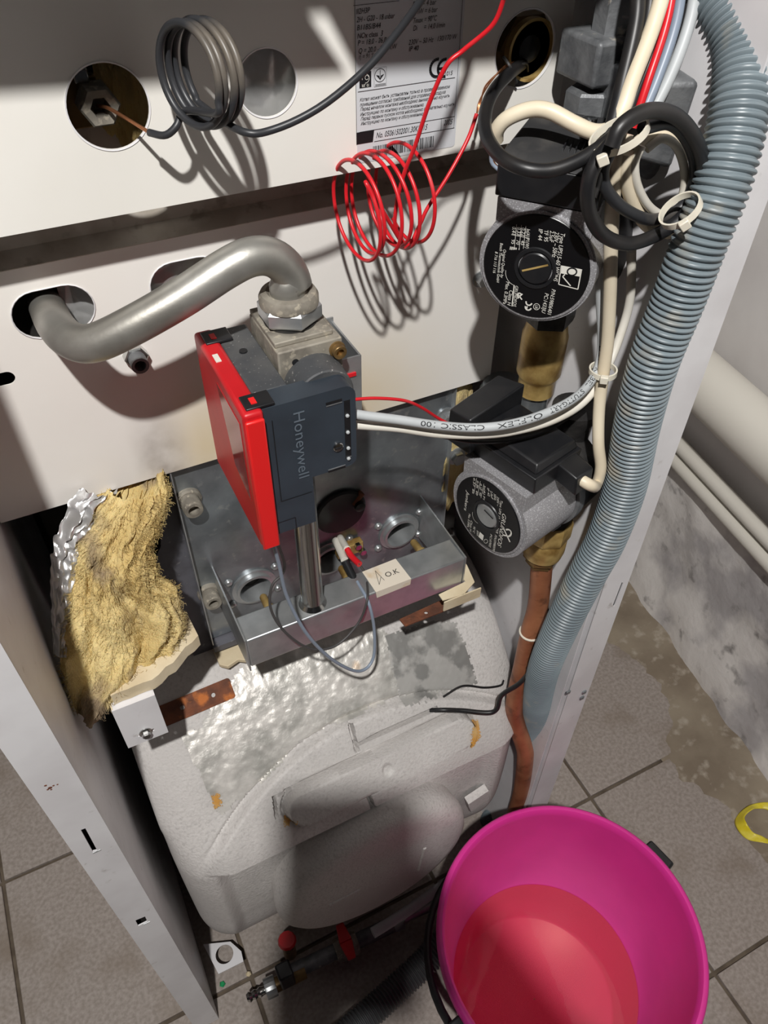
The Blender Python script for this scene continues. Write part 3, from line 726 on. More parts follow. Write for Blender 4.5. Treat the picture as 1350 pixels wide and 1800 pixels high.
# big folded wool mat at the left, foil on its outer face
WROWS = [(0,190,286),(.10,165,293),(.26,136,280),(.36,127,262),(.50,122,276),(.62,120,308),(.75,118,320),(.86,115,296),(.95,112,240),(1.0,120,190)]
def wrow(v):
    for (a,l0,r0),(b,l1,r1) in zip(WROWS, WROWS[1:]):
        if v <= b:
            k = (v-a)/(b-a); k = k*k*(3-2*k); return l0+(l1-l0)*k, r0+(r1-r0)*k
    return WROWS[-1][1:]
def wcen(v):
    l_, r_p = wrow(v); py = 862+378*v; yc_ = .546-.080*v-.008*math.sin(math.pi*v)
    a = P(l_, py-(r_p-l_)*0, y=yc_); b = P(r_p, py-(r_p-l_)*.30, y=yc_); return (a+b)/2, (b-a)/2, yc_
def woolmat(u, v):
    c_, hw, yc_ = wcen(v)
    th = 2*math.pi*u; d = Vector((math.cos(th), math.sin(th), 0)); z = c_.z
    n1 = noise.fractal(Vector((d.x*1.8+4, d.y*1.8, z*20)), .8, 2.1, 6)
    n2 = noise.noise(Vector((d.x*5+z*9, d.y*5, z*34+3)))
    n3 = noise.noise(Vector((th*14+z*30, z*30, 8)))
    n4 = noise.noise(Vector((th*40, z*120, 2)))
    dg = math.degrees(th)
    fold = -.55*math.exp(-((dg-282-40*(v-.6))/12)**2)*sstep(.40,.55,v)*sstep(1,.85,v) - .4*math.exp(-((dg-232)/10)**2)*sstep(.25,.4,v) - .35*math.exp(-((dg-318)/10)**2)*sstep(.52,.62,v)
    k = 1+.12*n1+.10*n2
    ky = 1+.34*n1+.24*n2+.16*n3+.06*n4+fold
    q = c_+hw*(d.x*k)+Vector((0,.024*d.y*ky,0))+Vector((.002*n4, .004*n3, .006*n2))
    q.x = max(q.x, XL+.003); return q
t = thing('glass_wool_mat', 'torn yellow glass wool mat with foil backing left of the burner', 'insulation', (-.02,.50,.64))
MB().grid(woolmat, 150, 150).build('wool', M['wool'], t, smooth=75)
fib = MB(); rg = random.Random(11)
for k in range(4200):
    u = rg.uniform(.48,1.02); v = rg.uniform(.02,.98); a = woolmat(u % 1, v)
    nrm = (a-wcen(v)[0]).normalized()
    d = (Vector((rg.uniform(-1,1),rg.uniform(-1,.4),rg.uniform(-1.6,1.2)))*.5+nrm*.35).normalized(); Ln = rg.uniform(.003,.008)
    m_ = a+d*Ln*.5+nrm*.002; e = a+d*Ln
    fib.tube([a-nrm*.001, m_, e], .00016, 3, cap=False)
fib.build('loose_fibres', M['wool'], t)['kind'] = 'stuff'
def foilback(u, v):
    vv = .02+.75*v; c_, hw, yc_ = wcen(vv); e = c_-hw
    n = noise.voronoi(Vector((u*4,v*11,2)))[0]
    off = Vector((-.020+.030*u+.004*(n[1]-n[0]), .004-.020*u*(1-u)*2+.008*noise.noise(Vector((u*6,v*18,5))), .012*(1-u)))
    q = e+off*(1-.5*v); q.x = max(q.x, XL+.002); return q
MB().grid(foilback, 40, 90).build('foil_backing', M['foil'], t, smooth=25)
wool('glass_wool_tuft', 'yellow glass wool beside the right edge of the burner plate', (.378,.575,.80), .022,.016,.11, 9, n=(60,60), amp=.3)

# ------------------------------------------------------------------ burner plate
YP = .560
t = thing('burner_plate', 'dull zinc burner plate with three venturi openings under the lower panel', 'burner', (.21,YP,.62))
opn = [(.1225,.683),(.2145,.686),(.3055,.689)]
PX0, PX1 = .062, .366
MB().sheet(rect(PX0,.618,PX1,.90), [circ(a,b,.0195,36) for a,b in opn], XZ(YP), .0014).build('front_sheet', M['steel_dull'], t)
MB().box((PX0,YP-.010,.618),(PX0+.0012,YP,.884)).build('side_lip', M['steel'], t)
MB().box((PX1-.0012,YP-.006,.618),(PX1,YP,.884)).build('side_lip', M['steel'], t)
for a, b in opn:
    v_ = MB().lathe([(.026,0),(.026,.003),(.021,.0035),(.0215,.007),(.0185,.0075),(.0155,-.01),(.013,-.035)], (a,YP,b), (0,-1,0), 40, cap=False).build('venturi_ring', M['steel'], t, smooth=40)
    MB().lathe([(.012,-.05),(.0145,-.02),(.0175,.0)], (a,YP,b), (0,-1,0), 30, cap=False).build('venturi_throat', M['foil'], v_, smooth=40)
    MB().box((a-.0006,YP+.018,b-.015),(a+.0006,YP+.02,b+.015)).build('baffle', M['chrome'], v_)
    for dx, dz in ((-.027,.020),(.027,.020),(-.027,-.018),(.027,-.018)):
        bolt('screw', (a+dx,YP,b+dz), (0,-1,0), .0048, .004, M['steel'], v_, hexa=False)
# frame of the combustion chamber behind the plate
st = [(P(*q_,y=YP+.004).x, P(*q_,y=YP+.004).z) for q_ in ((300,845),(378,830),(425,1112),(400,1140),(347,1168),(318,1098),(292,1086),(268,992),(283,960),(280,900))]
MB().sheet(st, [circ(.036,.735,.0014,10),circ(.040,.690,.0014,10)], XZ(YP+.004), .003).build('chamber_frame', M['dark_plate'], t)
MB().box((.062,YP-.012,.606),(.115,YP+.006,.6155)).build('chamber_frame_foot', M['dark_plate'], t)
for px, py in ((334,882),(369,1046)):
    p = P(px,py,y=YP-.006); o = bolt('cap_bolt', (p.x,YP,p.z), (0,-1,0), .0095, .020, M['dusty_metal'], t, hexa=False, sock=True, flange=.0125)
for px, py in ((787,738),(806,806)):
    p = P(px,py,y=YP-.006); bolt('hex_bolt', (p.x,YP,p.z), (0,-1,0), .0085, .010, M['steel'], t, flange=.012)
p = P(800,870,y=YP); 
p = P(597,897,y=YP)
MB().lathe([(.030,0),(.030,.004),(.028,.006),(.004,.007),(.001,.007)], (p.x,YP,p.z), (0,-1,0), 40).build('sight_glass_cover', M['black'], t, smooth=35)
MB().lathe([(.006,0),(.006,.012),(.003,.013)], (p.x+.020,YP,p.z+.006), (0,-1,0), 16).build('cover_pivot', M['black'], t, smooth=35)
q_ = [P(620,885,y=YP-.004),P(636,866,y=YP-.004)]; MB().tube([q_[0],q_[1]], .004, 8).build('cover_tab', M['rust'], t, smooth=50)
# ------------------------------------------------------------------ gas manifold
t = thing('gas_manifold', 'galvanised box gas manifold with upright tube and brass injectors', 'manifold', (.21,.47,.687))
MX0, MX1, MY0, MY1, MZ0, MZ1 = .083, .3325, .456, .489, .687, .7315
MB().box((MX0,MY0,MZ0),(MX1,MY1,MZ1)).build('box_tube', M['steel'], t, bevel=.0018)
for x in (MX0-.0016, MX1):
    MB().hexa([(x,MY0,MZ0-.006),(x+.0016,MY0,MZ0-.006),(x+.0016,YP,MZ0-.02),(x,YP,MZ0-.02),(x,MY0,MZ1+.001),(x+.0016,MY0,MZ1+.001),(x+.0016,YP,MZ1+.004),(x,YP,MZ1+.004)]).build('end_bracket', M['steel'], t)
TXc, TYc = .1605, .4725
MB().lathe([(.0150,MZ1-.001),(.0140,MZ1+.0015),(.0118,MZ1+.004),(.0112,MZ1+.006),(.0112,.935)], (TXc,TYc,0), (0,0,1), 32).build('riser_tube', M['chrome'], t, smooth=40)
for a, b in opn:
    MB().lathe([(.0062,-.002),(.0062,.016),(.0048,.018),(.0042,.034),(.003,.036)], (a,MY1,.708), (0,1,-.10), 16).build('injector', M['brass'], t, smooth=40)
for x in (.072,.326):
    pass
# sticker O.K
q_ = [(663,1005),(712,982),(730,1015),(676,1049)]
sp_ = [P(x_,y_,z=MZ1+.0004) for x_,y_ in ((649,1008),(706,984))]
st_ = thing('paper_sticker', 'aged paper sticker reading O.K on the gas manifold', 'sticker', (.255,.47,MZ1))
a0 = P(649,1012,z=MZ1); a1 = P(707,988,z=MZ1)
sx0, sx1 = .2235, .266
MB().add([(sx0,MY1-.002,MZ1+.0005),(sx1-.002,MY1-.001,MZ1+.0005),(sx1,MY0-.0002,MZ1+.0005),(sx0+.001,MY0-.0002,MZ1+.0005),(sx1-.001,MY0-.0006,MZ1-.008),(sx0+.002,MY0-.0006,MZ1-.009)],[(3,2,1,0),(5,4,2,3)]).build('paper', M['sticker'], st_, solid=.0003)
tx = MB(); text(tx, 'O.K', (.2435,.4685,MZ1+.0005), (.2590,.4685,MZ1+.0005), .0068, (0,0,1), 0, .0005); tx.build('lettering', M['ink'], st_)
tx = MB(); strokes(tx, [(Vector((.232,.463,MZ1+.0005)),Vector((.2365,.482,MZ1+.0005))),(Vector((.232,.463,MZ1+.0005)),Vector((.2385,.472,MZ1+.0005))),(Vector((.2365,.482,MZ1+.0005)),Vector((.2395,.466,MZ1+.0005)))], .0005, (0,0,1), .0005); tx.build('pen_mark', M['dark_wire'], st_)

# ------------------------------------------------------------------ pilot / ignition electrodes
t = thing('ignition_electrode', 'white ceramic ignition electrodes with red sleeve beside the riser tube', 'electrode', (.205,.53,.73))
e0, e1 = P(590,950,y=.54), P(606,985,y=.50)
MB().tube([e0, e1], lambda i, m: .0042, 12).build('ceramic', M['white_pipe'], t, smooth=40)
MB().tube([e1, P(622,1018,y=.485)], lambda i, m: .0045, 10).build('rubber_boot', M['black'], t, smooth=40)
f0, f1 = P(598,945,y=.54), P(610,965,y=.51)
MB().tube([f0, f1], lambda i, m: .0038, 12).build('ceramic', M['white_pipe'], t, smooth=40)
MB().tube(catmull([f1, P(618,978,y=.50), P(632,992,y=.485)],6), lambda i, m: .0034, 10).build('red_sleeve', M['red_wire'], t, smooth=40)
bx = P(612,955,y=YP); MB().box((bx.x-.018,YP-.012,bx.z-.008),(bx.x+.014,YP-.002,bx.z+.008)).build('electrode_bracket', M['brass'], t, bevel=.001)
for dx in (.006,.012): bolt('screw', (bx.x+dx,YP-.012,bx.z+(.006 if dx < .01 else -.006)), (0,-1,0), .0045, .005, M['chrome'], t, hexa=True)

# ------------------------------------------------------------------ gas valve
VX0, VX1, VY, VYB, VZ0, VZ1 = .098, .1805, .400, .508, .922, .046+1.0
t = thing('gas_valve', 'slate and red gas control valve on the upright tube', 'valve', (.16,.46,.92))
rc = MB().box((VX0,VY-.004,VZ0-.002),(VX0+.0145,VYB,VZ1+.001)).build('red_cover', M['red'], t, bevel=.003, seg=3)
MB().box((VX0+.0005,VY-.0065,VZ0-.003),(VX0+.014,VY-.0035,VZ1-.004)).build('front_rib', M['red_bright'], rc, bevel=.0013)
wq = [Vector((VX0-.0005,a_,b_)) for a_,b_ in ((.455,1.036),(.406,1.034),(.406,.962),(.438,.972))]
MB().add([p for p in wq]+[p+Vector((.002,0,0)) for p in wq], [(0,1,2,3),(0,4,5,1),(1,5,6,2),(2,6,7,3),(3,7,4,0)]).build('window', M['red_window'], rc, recalc=True)
#REDTEXT
body = MB().box((VX0+.0145,VY+.0192,VZ0+.002),(VX0+.040,VYB-.002,VZ1-.001)).build('module_housing', M['slate_dusty'], t, bevel=.0012)
p = P(421,602,z=VZ1); MB().lathe([(.003,0),(.003,.0012)], (VX0+.026,.470,VZ1-.001), (0,0,1), 12).build('vent', M['black'], body)
# front cover, upper part wide, lower part narrow
fx = VX0+.0145
outl = [(fx,VZ0+.003),(.1445,VZ0+.003),(.1445,.972)]+[(VX1-.006,.972)]
for k in range(6):
    tt = math.radians(-90+90*k/5); outl.append((VX1-.006+.006*math.cos(tt), .978+.006*math.sin(tt)))
for k in range(6):
    tt = math.radians(90*k/5); outl.append((VX1-.009+.009*math.cos(tt), VZ1-.010+.009*math.sin(tt)))
outl += [(fx,VZ1-.001)]
fc = MB().sheet(outl, [], XZ(VY), .019).build('front_cover', M['slate'], t, bevel=.0016, seg=3, recalc=True)
# engraved outline and slots
gl = MB()
G = lambda zx, zy: P(360+zx/4.287, 540+zy/4.287, y=VY)
def gseg(a, b, w=.0007): strokes(gl, [(a,b)], w, NY, .0003)
gx = fx+.006
gseg(Vector((gx,VY,VZ1-.012)), Vector((gx,VY,.958))); gseg(Vector((gx,VY,.958)), Vector((.143,VY,.958)))
gseg(Vector((fx,VY,.937)), Vector((.128,VY,.937))); gseg(Vector((.128,VY,.937)), Vector((.128,VY,VZ0+.003)))
gl.build('seam', M['black'], fc)
ds = MB()
ds.box((.1715,VY-.0004,.980),(.1760,VY+.0005,1.033)); ds.box((.158,VY-.0004,1.0335),(.170,VY+.0005,1.0358)); ds.box((.157,VY-.0004,.9715),(.171,VY+.0005,.9735))
ds.build('slot', M['black'], fc)
ed = MB(); ed.box((.158,VY-.0006,1.0325),(.170,VY+.0003,1.0333)); ed.box((.157,VY-.0006,.9738),(.171,VY+.0003,.9744)); ed.box((.172,VY-.0006,.9805),(.176,VY+.0003,.9815)); ed.build('slot_edge', M['cast_grey'], fc)
for z in (1.024,1.009,.994,.984-.009*0):
    MB().lathe([(.0014,0),(.0014,.0016),(.0008,.002)], (.1735,VY,z-.004), (0,-1,0), 8).build('terminal_screw', M['grey_cable'], fc)
p = P(594,785,y=VY); s_ = MB().lathe([(.0040,-.001),(.0040,.0012),(.0034,.0016),(.0006,.0018)], (p.x,VY,p.z), (0,-1,0), 16).build('cover_screw', M['chrome'], fc, smooth=30)
MB().box((p.x-.0028,VY-.0022,p.z-.0005),(p.x+.0028,VY-.0016,p.z+.0005)).build('screw_slot', M['black'], s_)
hw = MB(); a = G(672,795); b = G(712,1290); a.x = b.x = (a.x+b.x)/2-.0005
text(hw, 'Honeywell', a, b, .0086, NY, 0, .0006); hw.build('lettering', mat('embossed_slate',(98,108,118),.3), fc)
# clips of the red cover
for y0, y1 in ((.486,.503),(.400,.416)):
    MB().box((VX0+.004,y0,VZ1),(VX0+.024,y1,VZ1+.0022)).build('clip', M['black'], t, bevel=.0006)
    MB().box((VX0+.009,y0+.004,VZ1+.0018),(VX0+.013,y0+.011,VZ1+.0028)).build('clip_window', M['red_bright'], t)
MB().box((VX0+.0035,.462,VZ1+.0008),(VX0+.0075,.472,VZ1+.0016)).build('white_mark', M['white_pipe'], t)
# metal body
bk = MB().box((.139,.4375,.985),(.188,.496,1.0585)).build('metal_block', M['dusty_metal'], t, bevel=.0012)
MB().box((.1395,.4435,1.0585),(.1835,.4955,1.0625)).build('top_plate', M['dusty_metal'], bk, bevel=.0008)
MB().lathe([(.0026,0),(.0026,.0006)], (.1515,.4375,1.048), (0,-1,0), 12).build('test_port', M['black'], bk)
MB().lathe([(.0016,0),(.0016,.0006)], (.163,.4375,1.049), (0,-1,0), 12).build('rivet', M['steel'], bk)
bolt('corner_screw', (.1835,.4375,1.050), (0,-1,0), .0052, .0065, M['brass_dark'], bk, hexa=False, sock=True, flange=.0062)
MB().lathe([(.0235,-.002),(.0235,.006),(.0225,.022),(.0215,.023)], (.1640,.4385,1.0275), (0,-1,0), 36).build('regulator_dome', M['slate_dusty'], t, smooth=40)
ub = MB()
ub.box((.188,.452,.965),(.190,.502,1.034)); ub.box((.207,.452,.965),(.2085,.502,1.030)); ub.box((.188,.450,.965),(.2085,.4515,1.030)); ub.box((.188,.502,.965),(.2085,.5035,1.034))
ub.build('side_channel', M['steel'], t)
MB().box((.191,.4488,1.0135),(.2035,.4500,1.0165)).build('red_paint_mark', M['red_wire'], t)
# union nut
nx, ny = .1615, .4690
nb = MB().lathe([(.0195,1.0605),(.0195,1.0635),(.0175,1.064),(.0175,1.066)], (nx,ny,0), (0,0,1), 40).build('nut_seat', M['cast_dark'], t, smooth=30)
MB().lathe([(.0212,1.0645),(.0232,1.0665),(.0232,1.0755),(.0212,1.0775)], (nx,ny,0), (0,0,1), 6).build('union_nut', M['steel'], nb, smooth=30)
MB().lathe([(.0212,1.0765),(.0212,1.082),(.0195,1.0850),(.0155,1.0860),(.0135,1.084)], (nx,ny,0), (0,0,1), 40).build('nut_collar', M['dusty_metal'], nb, smooth=40)
# ------------------------------------------------------------------ gas pipe
pth = [P(62,505,y=.64), P(80,535,y=.575), P(98,572,y=.520), P(125,598,y=.492), P(165,603,y=.478), P(230,574,y=.471), P(320,523,y=.468), P(395,474,y=.467), P(440,452,y=.467), P(476,452,y=.468), P(504,472,y=.469), P(517,502,y=.469), Vector((nx,ny,1.092))]
pth = [v for v in pth]+[Vector((nx,ny,1.074))]
tag(MB().tube(resample(catmull(pth,12),.003), .0128, 32).build('gas_pipe', M['pipe_steel'], smooth=60), 'thick bent steel gas pipe from the oval hole to the valve', 'pipe')

# ------------------------------------------------------------------ circulation pumps
def pump_frame(o, a):
    a = Vector(a).normalized(); up = Vector((0,0,1)); return frame(o, up.cross(a), up, a)
def housing_outline(R, wt, ht, n=44):
    o = []
    a0 = math.degrees(math.atan2(ht*.55, wt))
    st_, en = 180-38, 360+38
    o.append((-wt, ht)); 
    for k in range(n+1):
        t_ = math.radians(st_+(en-st_)*k/n); o.append((R*math.cos(t_), R*math.sin(t_)))
    o.append((wt, ht)); return o[::-1] if False else o
def make_pump(label, o, a, R, RL, depth, pipe, boxspec, texts, plug_m, vol):
    T = pump_frame(o, a)
    t = thing('circulation_pump', label, 'pump', (pipe[0],pipe[1],o[2]-.06))
    h = MB(T).sheet(housing_outline(R, R*.80, R*1.04), [], Matrix.Translation((0,0,-depth)), depth-.001).build('motor_housing', M['pump_grey'], t, bevel=.0045, seg=4, recalc=True)
    MB(T).lathe([(RL+.0022,-.002),(RL+.0022,.0002),(RL+.0010,.0008),(RL,.0006)], (0,0,0), (0,0,1), 64).build('label_rim', M['pump_grey'], h, smooth=40)
    lab = MB(T).lathe([(RL,-.001),(RL,.0012),(RL-.0005,.0016),(.0125,.0016),(.0125,-.002)], (0,0,0), (0,0,1), 64, cap=False).build('label_plate', M['black_label'], t, smooth=30)
    MB(T).lathe([(.0118,-.002),(.0118,.0022),(.0108,.003),(.0006,.0032)], (0,0,0), (0,0,1), 36).build('vent_plug', plug_m, t, smooth=30)
    MB(T).lathe([(.0158,.0014),(.0150,.0026),(.0128,.0026),(.0125,.0)], (0,0,0), (0,0,1), 48, cap=False).build('plug_ring', M['black'], t, smooth=40)
    ink = MB()
    nrm = Vector(a).normalized(); oo = Vector(o)+nrm*.0016
    for it in texts:
        if it[0] == 't':
            _, body, p0, p1, hh = it[:5]
            A_ = PP(*p0, oo, nrm); B_ = PP(*p1, oo, nrm); text(ink, body, A_, B_, hh, nrm, .12 if len(it) < 6 else it[5], .0004)
        elif it[0] == 'l':
            _, p0, p1, w = it; strokes(ink, [(PP(*p0, oo, nrm), PP(*p1, oo, nrm))], w, nrm, .0004)
        elif it[0] == 'pg':
            pts = [PP(*p_, oo, nrm)+nrm*.0004 for p_ in it[1]]; ink.add(pts, [tuple(range(len(pts)))])
        elif it[0] == 'arc':
            _, c_, r_px, a0_, a1_, w = it
            pts = [PP(c_[0]+r_px*math.cos(math.radians(a0_+(a1_-a0_)*k/18)), c_[1]+r_px*math.sin(math.radians(a0_+(a1_-a0_)*k/18)), oo, nrm) for k in range(19)]
            strokes(ink, list(zip(pts,pts[1:])), w, nrm, .0004)
    ink.build('lettering', M['white_ink'], lab)
    # slot in plug
    A_, B_ = boxspec['slot']; nn_ = Vector(o)+nrm*.0032
    s0, s1 = PP(*A_, nn_, nrm), PP(*B_, nn_, nrm); sm = MB(); strokes(sm, [(s0,s1)], .0014, nrm, .0003); sm.build('plug_slot', boxspec['slot_m'], t)
    # volute and flange
    ln = math.hypot(pipe[0]-o[0], pipe[1]-o[1])
    MB(T).lathe([(R*.98,-depth-.001),(R*1.06,-depth-.002),(R*1.06,-depth-.010),(R*.9,-depth-.012)], (0,0,0), (0,0,1), 40).build('flange', M['cast_grey'], t, smooth=30)
    V = MB(T); V.lathe([(R*.95,-depth-.010),(R*1.0,-depth-.016),(R*.95,-ln-.005),(R*.6,-ln-.016),(.004,-ln-.018)], (0,0,0), (0,0,1), 40)
    V.lathe([(.021,-.068),(.021,-.060),(.016,-.050),(.018,-.02),(.018,.02),(.016,.05),(.021,.060),(.021,.068)], (0,0,-ln), (0,1,0), 28)
    V.build('volute', vol, t, smooth=40)
    for ang in (48,132,228,312):
        q0 = Vector((R*1.0*math.cos(math.radians(ang)), R*1.0*math.sin(math.radians(ang)), -depth-.002))
        bolt('flange_bolt', T@q0, T.to_3x3()@Vector((0,0,1)), .0045, .010, M['cast_grey'], t, hexa=False, sock=True)
    return t, T, h
a1 = (-.77,-.64,0); o1 = D(942,470,.55)
zz = lambda x_, y_: (840+x_/6.43, 370+y_/6.43)
T1 = [('t','Type UPS15-60 WOHS',zz(940,248),zz(855,790),.0032),('t','230V ~ 50Hz',zz(872,238),zz(840,520),.0032),('t','2.5µF',zz(818,225),zz(812,350),.0030),('t','TF 95',zz(752,215),zz(750,345),.0030),('t','IP 44',zz(690,205),zz(682,330),.0030),
 ('t','In(A) P1(W)',zz(552,205),zz(538,420),.0027),('t','0.22   45',zz(498,190),zz(488,385),.0027),('t','0.33   70',zz(448,182),zz(435,380),.0027),('t','0.41   95',zz(392,178),zz(380,372),.0027),
 ('l',zz(545,172),zz(515,430),.0003),('l',zz(495,162),zz(468,440),.0003),('l',zz(440,155),zz(412,440),.0003),('l',zz(380,270),zz(585,312),.0003),
 ('l',zz(372,405),zz(365,440),.0006),('l',zz(388,408),zz(382,442),.0006),('l',zz(402,410),zz(398,442),.0006),('l',zz(422,415),zz(418,440),.0006),('l',zz(438,418),zz(434,440),.0006),('l',zz(470,425),zz(466,442),.0006),
 ('t','Original Quality by',zz(290,435),zz(258,755),.0022),('t','Bosch Thermotechnik GmbH',zz(255,365),zz(212,805),.0022),('t','8 716 113 116',zz(198,460),zz(172,700),.0022),
 ('t','Class H',zz(360,895),zz(332,1060),.0030),('t','Max. 0.3MPa',zz(322,800),zz(285,1050),.0028),
 ('t','GRUNDFOS',zz(425,845),zz(400,1078),.0024),('l',zz(412,840),zz(388,1080),.0008),
 ('l',zz(455,945),zz(500,1005),.0010),('l',zz(505,940),zz(450,990),.0010),('arc',zz(470,955),3.6,120,330,.0010),
 ('arc',zz(580,1035),5.2,20,200,.0011),('arc',zz(572,1090),5.2,20,200,.0011),('l',zz(560,1080),zz(552,1110),.0009),
 ('arc',zz(665,1085),5.4,0,360,.0004),('t','UK',zz(650,1065),zz(645,1108),.0022),
 ('t','PC:1433JU',zz(760,930),zz(722,1148),.0030),('t','P/N:59806401',zz(838,885),zz(788,1165),.0030),
 ('pg',[zz(945,618),zz(1175,662),zz(1155,745),zz(930,706)]),('l',zz(945,618),zz(915,832),.0007),('l',zz(915,832),zz(1132,888),.0007),('l',zz(1132,888),zz(1175,662),.0007),
 ('l',zz(960,745),zz(1050,850),.0008),('l',zz(960,745),zz(985,720),.0008),
 ('arc',zz(470,700),24,115,190,.0003)]
T1b = [('arc',zz(1065,705),9.2,0,360,.0010)]
L1 = math.hypot(.396-o1.x,.467-o1.y)
t, T, h = make_pump('upper circulation pump with large black label disc and flat terminal box', o1, a1, .0425, .0385, .050, (.396,.467), dict(slot=(zz(500,680),zz(795,615)), slot_m=M['brass']), T1, M['black'], M['cast_dark'])
dk = MB(); nrm = Vector(a1).normalized(); oo = o1+nrm*.0021
pts = [PP(zz(1065,690)[0]+8.2*math.cos(math.radians(20*k)), zz(1065,690)[1]+6.5*math.sin(math.radians(20*k)), oo, nrm) for k in range(19)]
strokes(dk, list(zip(pts,pts[1:])), .0010, nrm, .0002); dk.build('emblem_ring', M['ink'], t)
# terminal box of the upper pump
MB(T).hexa([(-.036,.0452,-.052),(.034,.0452,-.052),(.034,.0452,.0005),(-.036,.0452,.0005),(-.036,.070,-.056),(.034,.070,-.056),(.034,.0685,.002),(-.036,.0685,.002)]).build('terminal_box', M['black'], t, bevel=.0012)
lid = MB(T).hexa([(-.037,.070,-.066),(.0345,.070,-.066),(.0345,.0685,.003),(-.037,.0685,.003),(-.030,.083,-.066),(.0345,.083,-.066),(.0345,.074,-.006),(-.034,.0745,-.004)]).build('box_lid', M['black_dusty'], t, bevel=.0012)
for k in range(4):
    MB(T).hexa([(.002+.004*k,.0762,-.022),(.0028+.004*k,.0762,-.022),(.0028+.004*k,.0752,-.013),(.002+.004*k,.0752,-.013),(.002+.004*k,.0805,-.024),(.0028+.004*k,.0805,-.024),(.0028+.004*k,.0775,-.014),(.002+.004*k,.0775,-.014)]).build('vent_rib', M['black'], lid)
MB(T).lathe([(.008,.078),(.008,.0835),(.006,.084)], (.016,0,-.035), (0,1,0), 18).build('speed_knob', M['black'], lid, smooth=30)
MB(T).lathe([(.005,.082),(.005,.0865),(.003,.087)], (.010,0,-.050), (0,1,0), 16).build('lid_screw', M['chrome'], lid, smooth=30)
# lower pump
a2 = (-.966,-.259,0); o2 = D(858,905,.683)
z2 = lambda x_, y_: (790+x_/10., 810+y_/10.)
T2 = [('t','GRUNDFOS',z2(940,905),z2(850,1470),.0046,.25),('l',z2(955,1180),z2(1070,1425),.0016),('l',z2(945,1300),z2(1010,1315),.0014),('arc',z2(1030,1265),6.2,-120,90,.0016),
 ('t','Type UPS 15-50 AOKR',z2(905,680),z2(820,1260),.0026),('t','230V ~',z2(840,620),z2(835,780),.0026),('t','50Hz',z2(785,570),z2(790,680),.0026),('t','2.0µF',z2(725,520),z2(742,660),.0024),('t','IP 42',z2(670,470),z2(680,610),.0024),
 ('t','In(A) P1',z2(612,430),z2(595,665),.0022),('t','0.17  40',z2(545,390),z2(530,600),.0022),('t','0.26  60',z2(490,340),z2(470,590),.0022),('t','0.37  85',z2(430,290),z2(405,560),.0022),
 ('l',z2(430,380),z2(640,560),.0003),('l',z2(610,400),z2(560,650),.0003),('l',z2(550,355),z2(500,600),.0003),('l',z2(485,300),z2(440,560),.0003),
 ('t','Junkers',z2(310,520),z2(262,850),.0036,.3),('t','Max. 0.3MPa',z2(345,920),z2(318,1150),.0024),('t','Class H',z2(380,1040),z2(360,1220),.0024),('t','95°C',z2(430,1140),z2(418,1250),.0024),('t','IPX4',z2(485,1215),z2(482,1300),.0024),
 ('pg',[z2(540,1245),z2(610,1310),z2(590,1400),z2(515,1330)]),('arc',z2(645,1410),3.4,0,360,.0004),('t','PC:0702',z2(725,1280),z2(698,1500),.0024),('t','P/N:59980590',z2(805,1290),z2(765,1570),.0026),
 ('arc',z2(600,930),19,120,190,.0003)]
L2 = .102
t, T, h = make_pump('lower circulation pump with round nameplate and black plug on its box', o2, a2, .0440, .0378, .066, (.400,.414), dict(slot=(z2(615,860),z2(770,1020)), slot_m=M['ink']), T2, M['steel'], M['cast_dark'])
MB(T).hexa([(-.037,.0465,-.064),(.037,.0465,-.064),(.037,.0465,-.008),(-.037,.0465,-.008),(-.037,.064,-.066),(.037,.064,-.066),(.037,.064,-.006),(-.037,.064,-.006)]).build('terminal_box', M['black'], t, bevel=.0012)
lid = MB(T).hexa([(-.034,.064,-.064),(.034,.064,-.064),(.034,.064,-.010),(-.034,.064,-.010),(-.032,.074,-.062),(.031,.072,-.062),(.031,.072,-.014),(-.032,.074,-.014)]).build('box_lid', M['black'], t, bevel=.0015)
MB(T).hexa([(-.058,.050,-.064),(-.030,.050,-.064),(-.030,.050,.0),(-.058,.050,.0),(-.060,.088,-.064),(-.030,.094,-.064),(-.036,.082,-.004),(-.060,.080,-.004)]).build('capacitor_cover', M['black'], t, bevel=.0015)
MB(T).lathe([(.010,.072),(.010,.078),(.008,.079)], (-.012,0,-.030), (0,1,0), 24).build('speed_knob', M['black_dusty'], t, smooth=30)
MB(T).hexa([(.031,.046,-.060),(.058,.042,-.058),(.058,.042,-.036),(.031,.046,-.036),(.031,.064,-.060),(.056,.060,-.058),(.056,.060,-.036),(.031,.064,-.036)]).build('cable_plug', M['black'], t, bevel=.0015)
PLUG = T@Vector((.057,.051,-.047))
# ------------------------------------------------------------------ pipework at the right
x1p, y1p = .396, .467; x2p, y2p = .400, .414
t = thing('brass_valve', 'brass coupling below the upper pump', 'fitting', (x1p,y1p,.93))
zc_ = o1.z
MB().lathe([(.0215,zc_-.092),(.0225,zc_-.088),(.0225,zc_-.078),(.019,zc_-.070)], (x1p,y1p,0), (0,0,1), 6).build('black_nut', M['cast_dark'], t, smooth=30)
MB().lathe([(.014,.926),(.0170,.927),(.0170,.942),(.0185,.945),(.0205,.949),(.0205,.988),(.0195,.991),(.017,zc_-.091)], (x1p,y1p,0), (0,0,1), 32).build('body', M['brass'], t, smooth=30)
tag(MB().tube([Vector((x1p,y1p,.80)),Vector((x1p,y1p,.928))], .0135, 28).build('riser_pipe', M['steel_dull'], smooth=50), 'grey steel pipe between the brass coupling and lower pump', 'pipe')
t = thing('brass_union', 'brass union nut between the lower pump and copper pipe', 'fitting', (x2p,y2p,.70))
zb = o2.z-.066
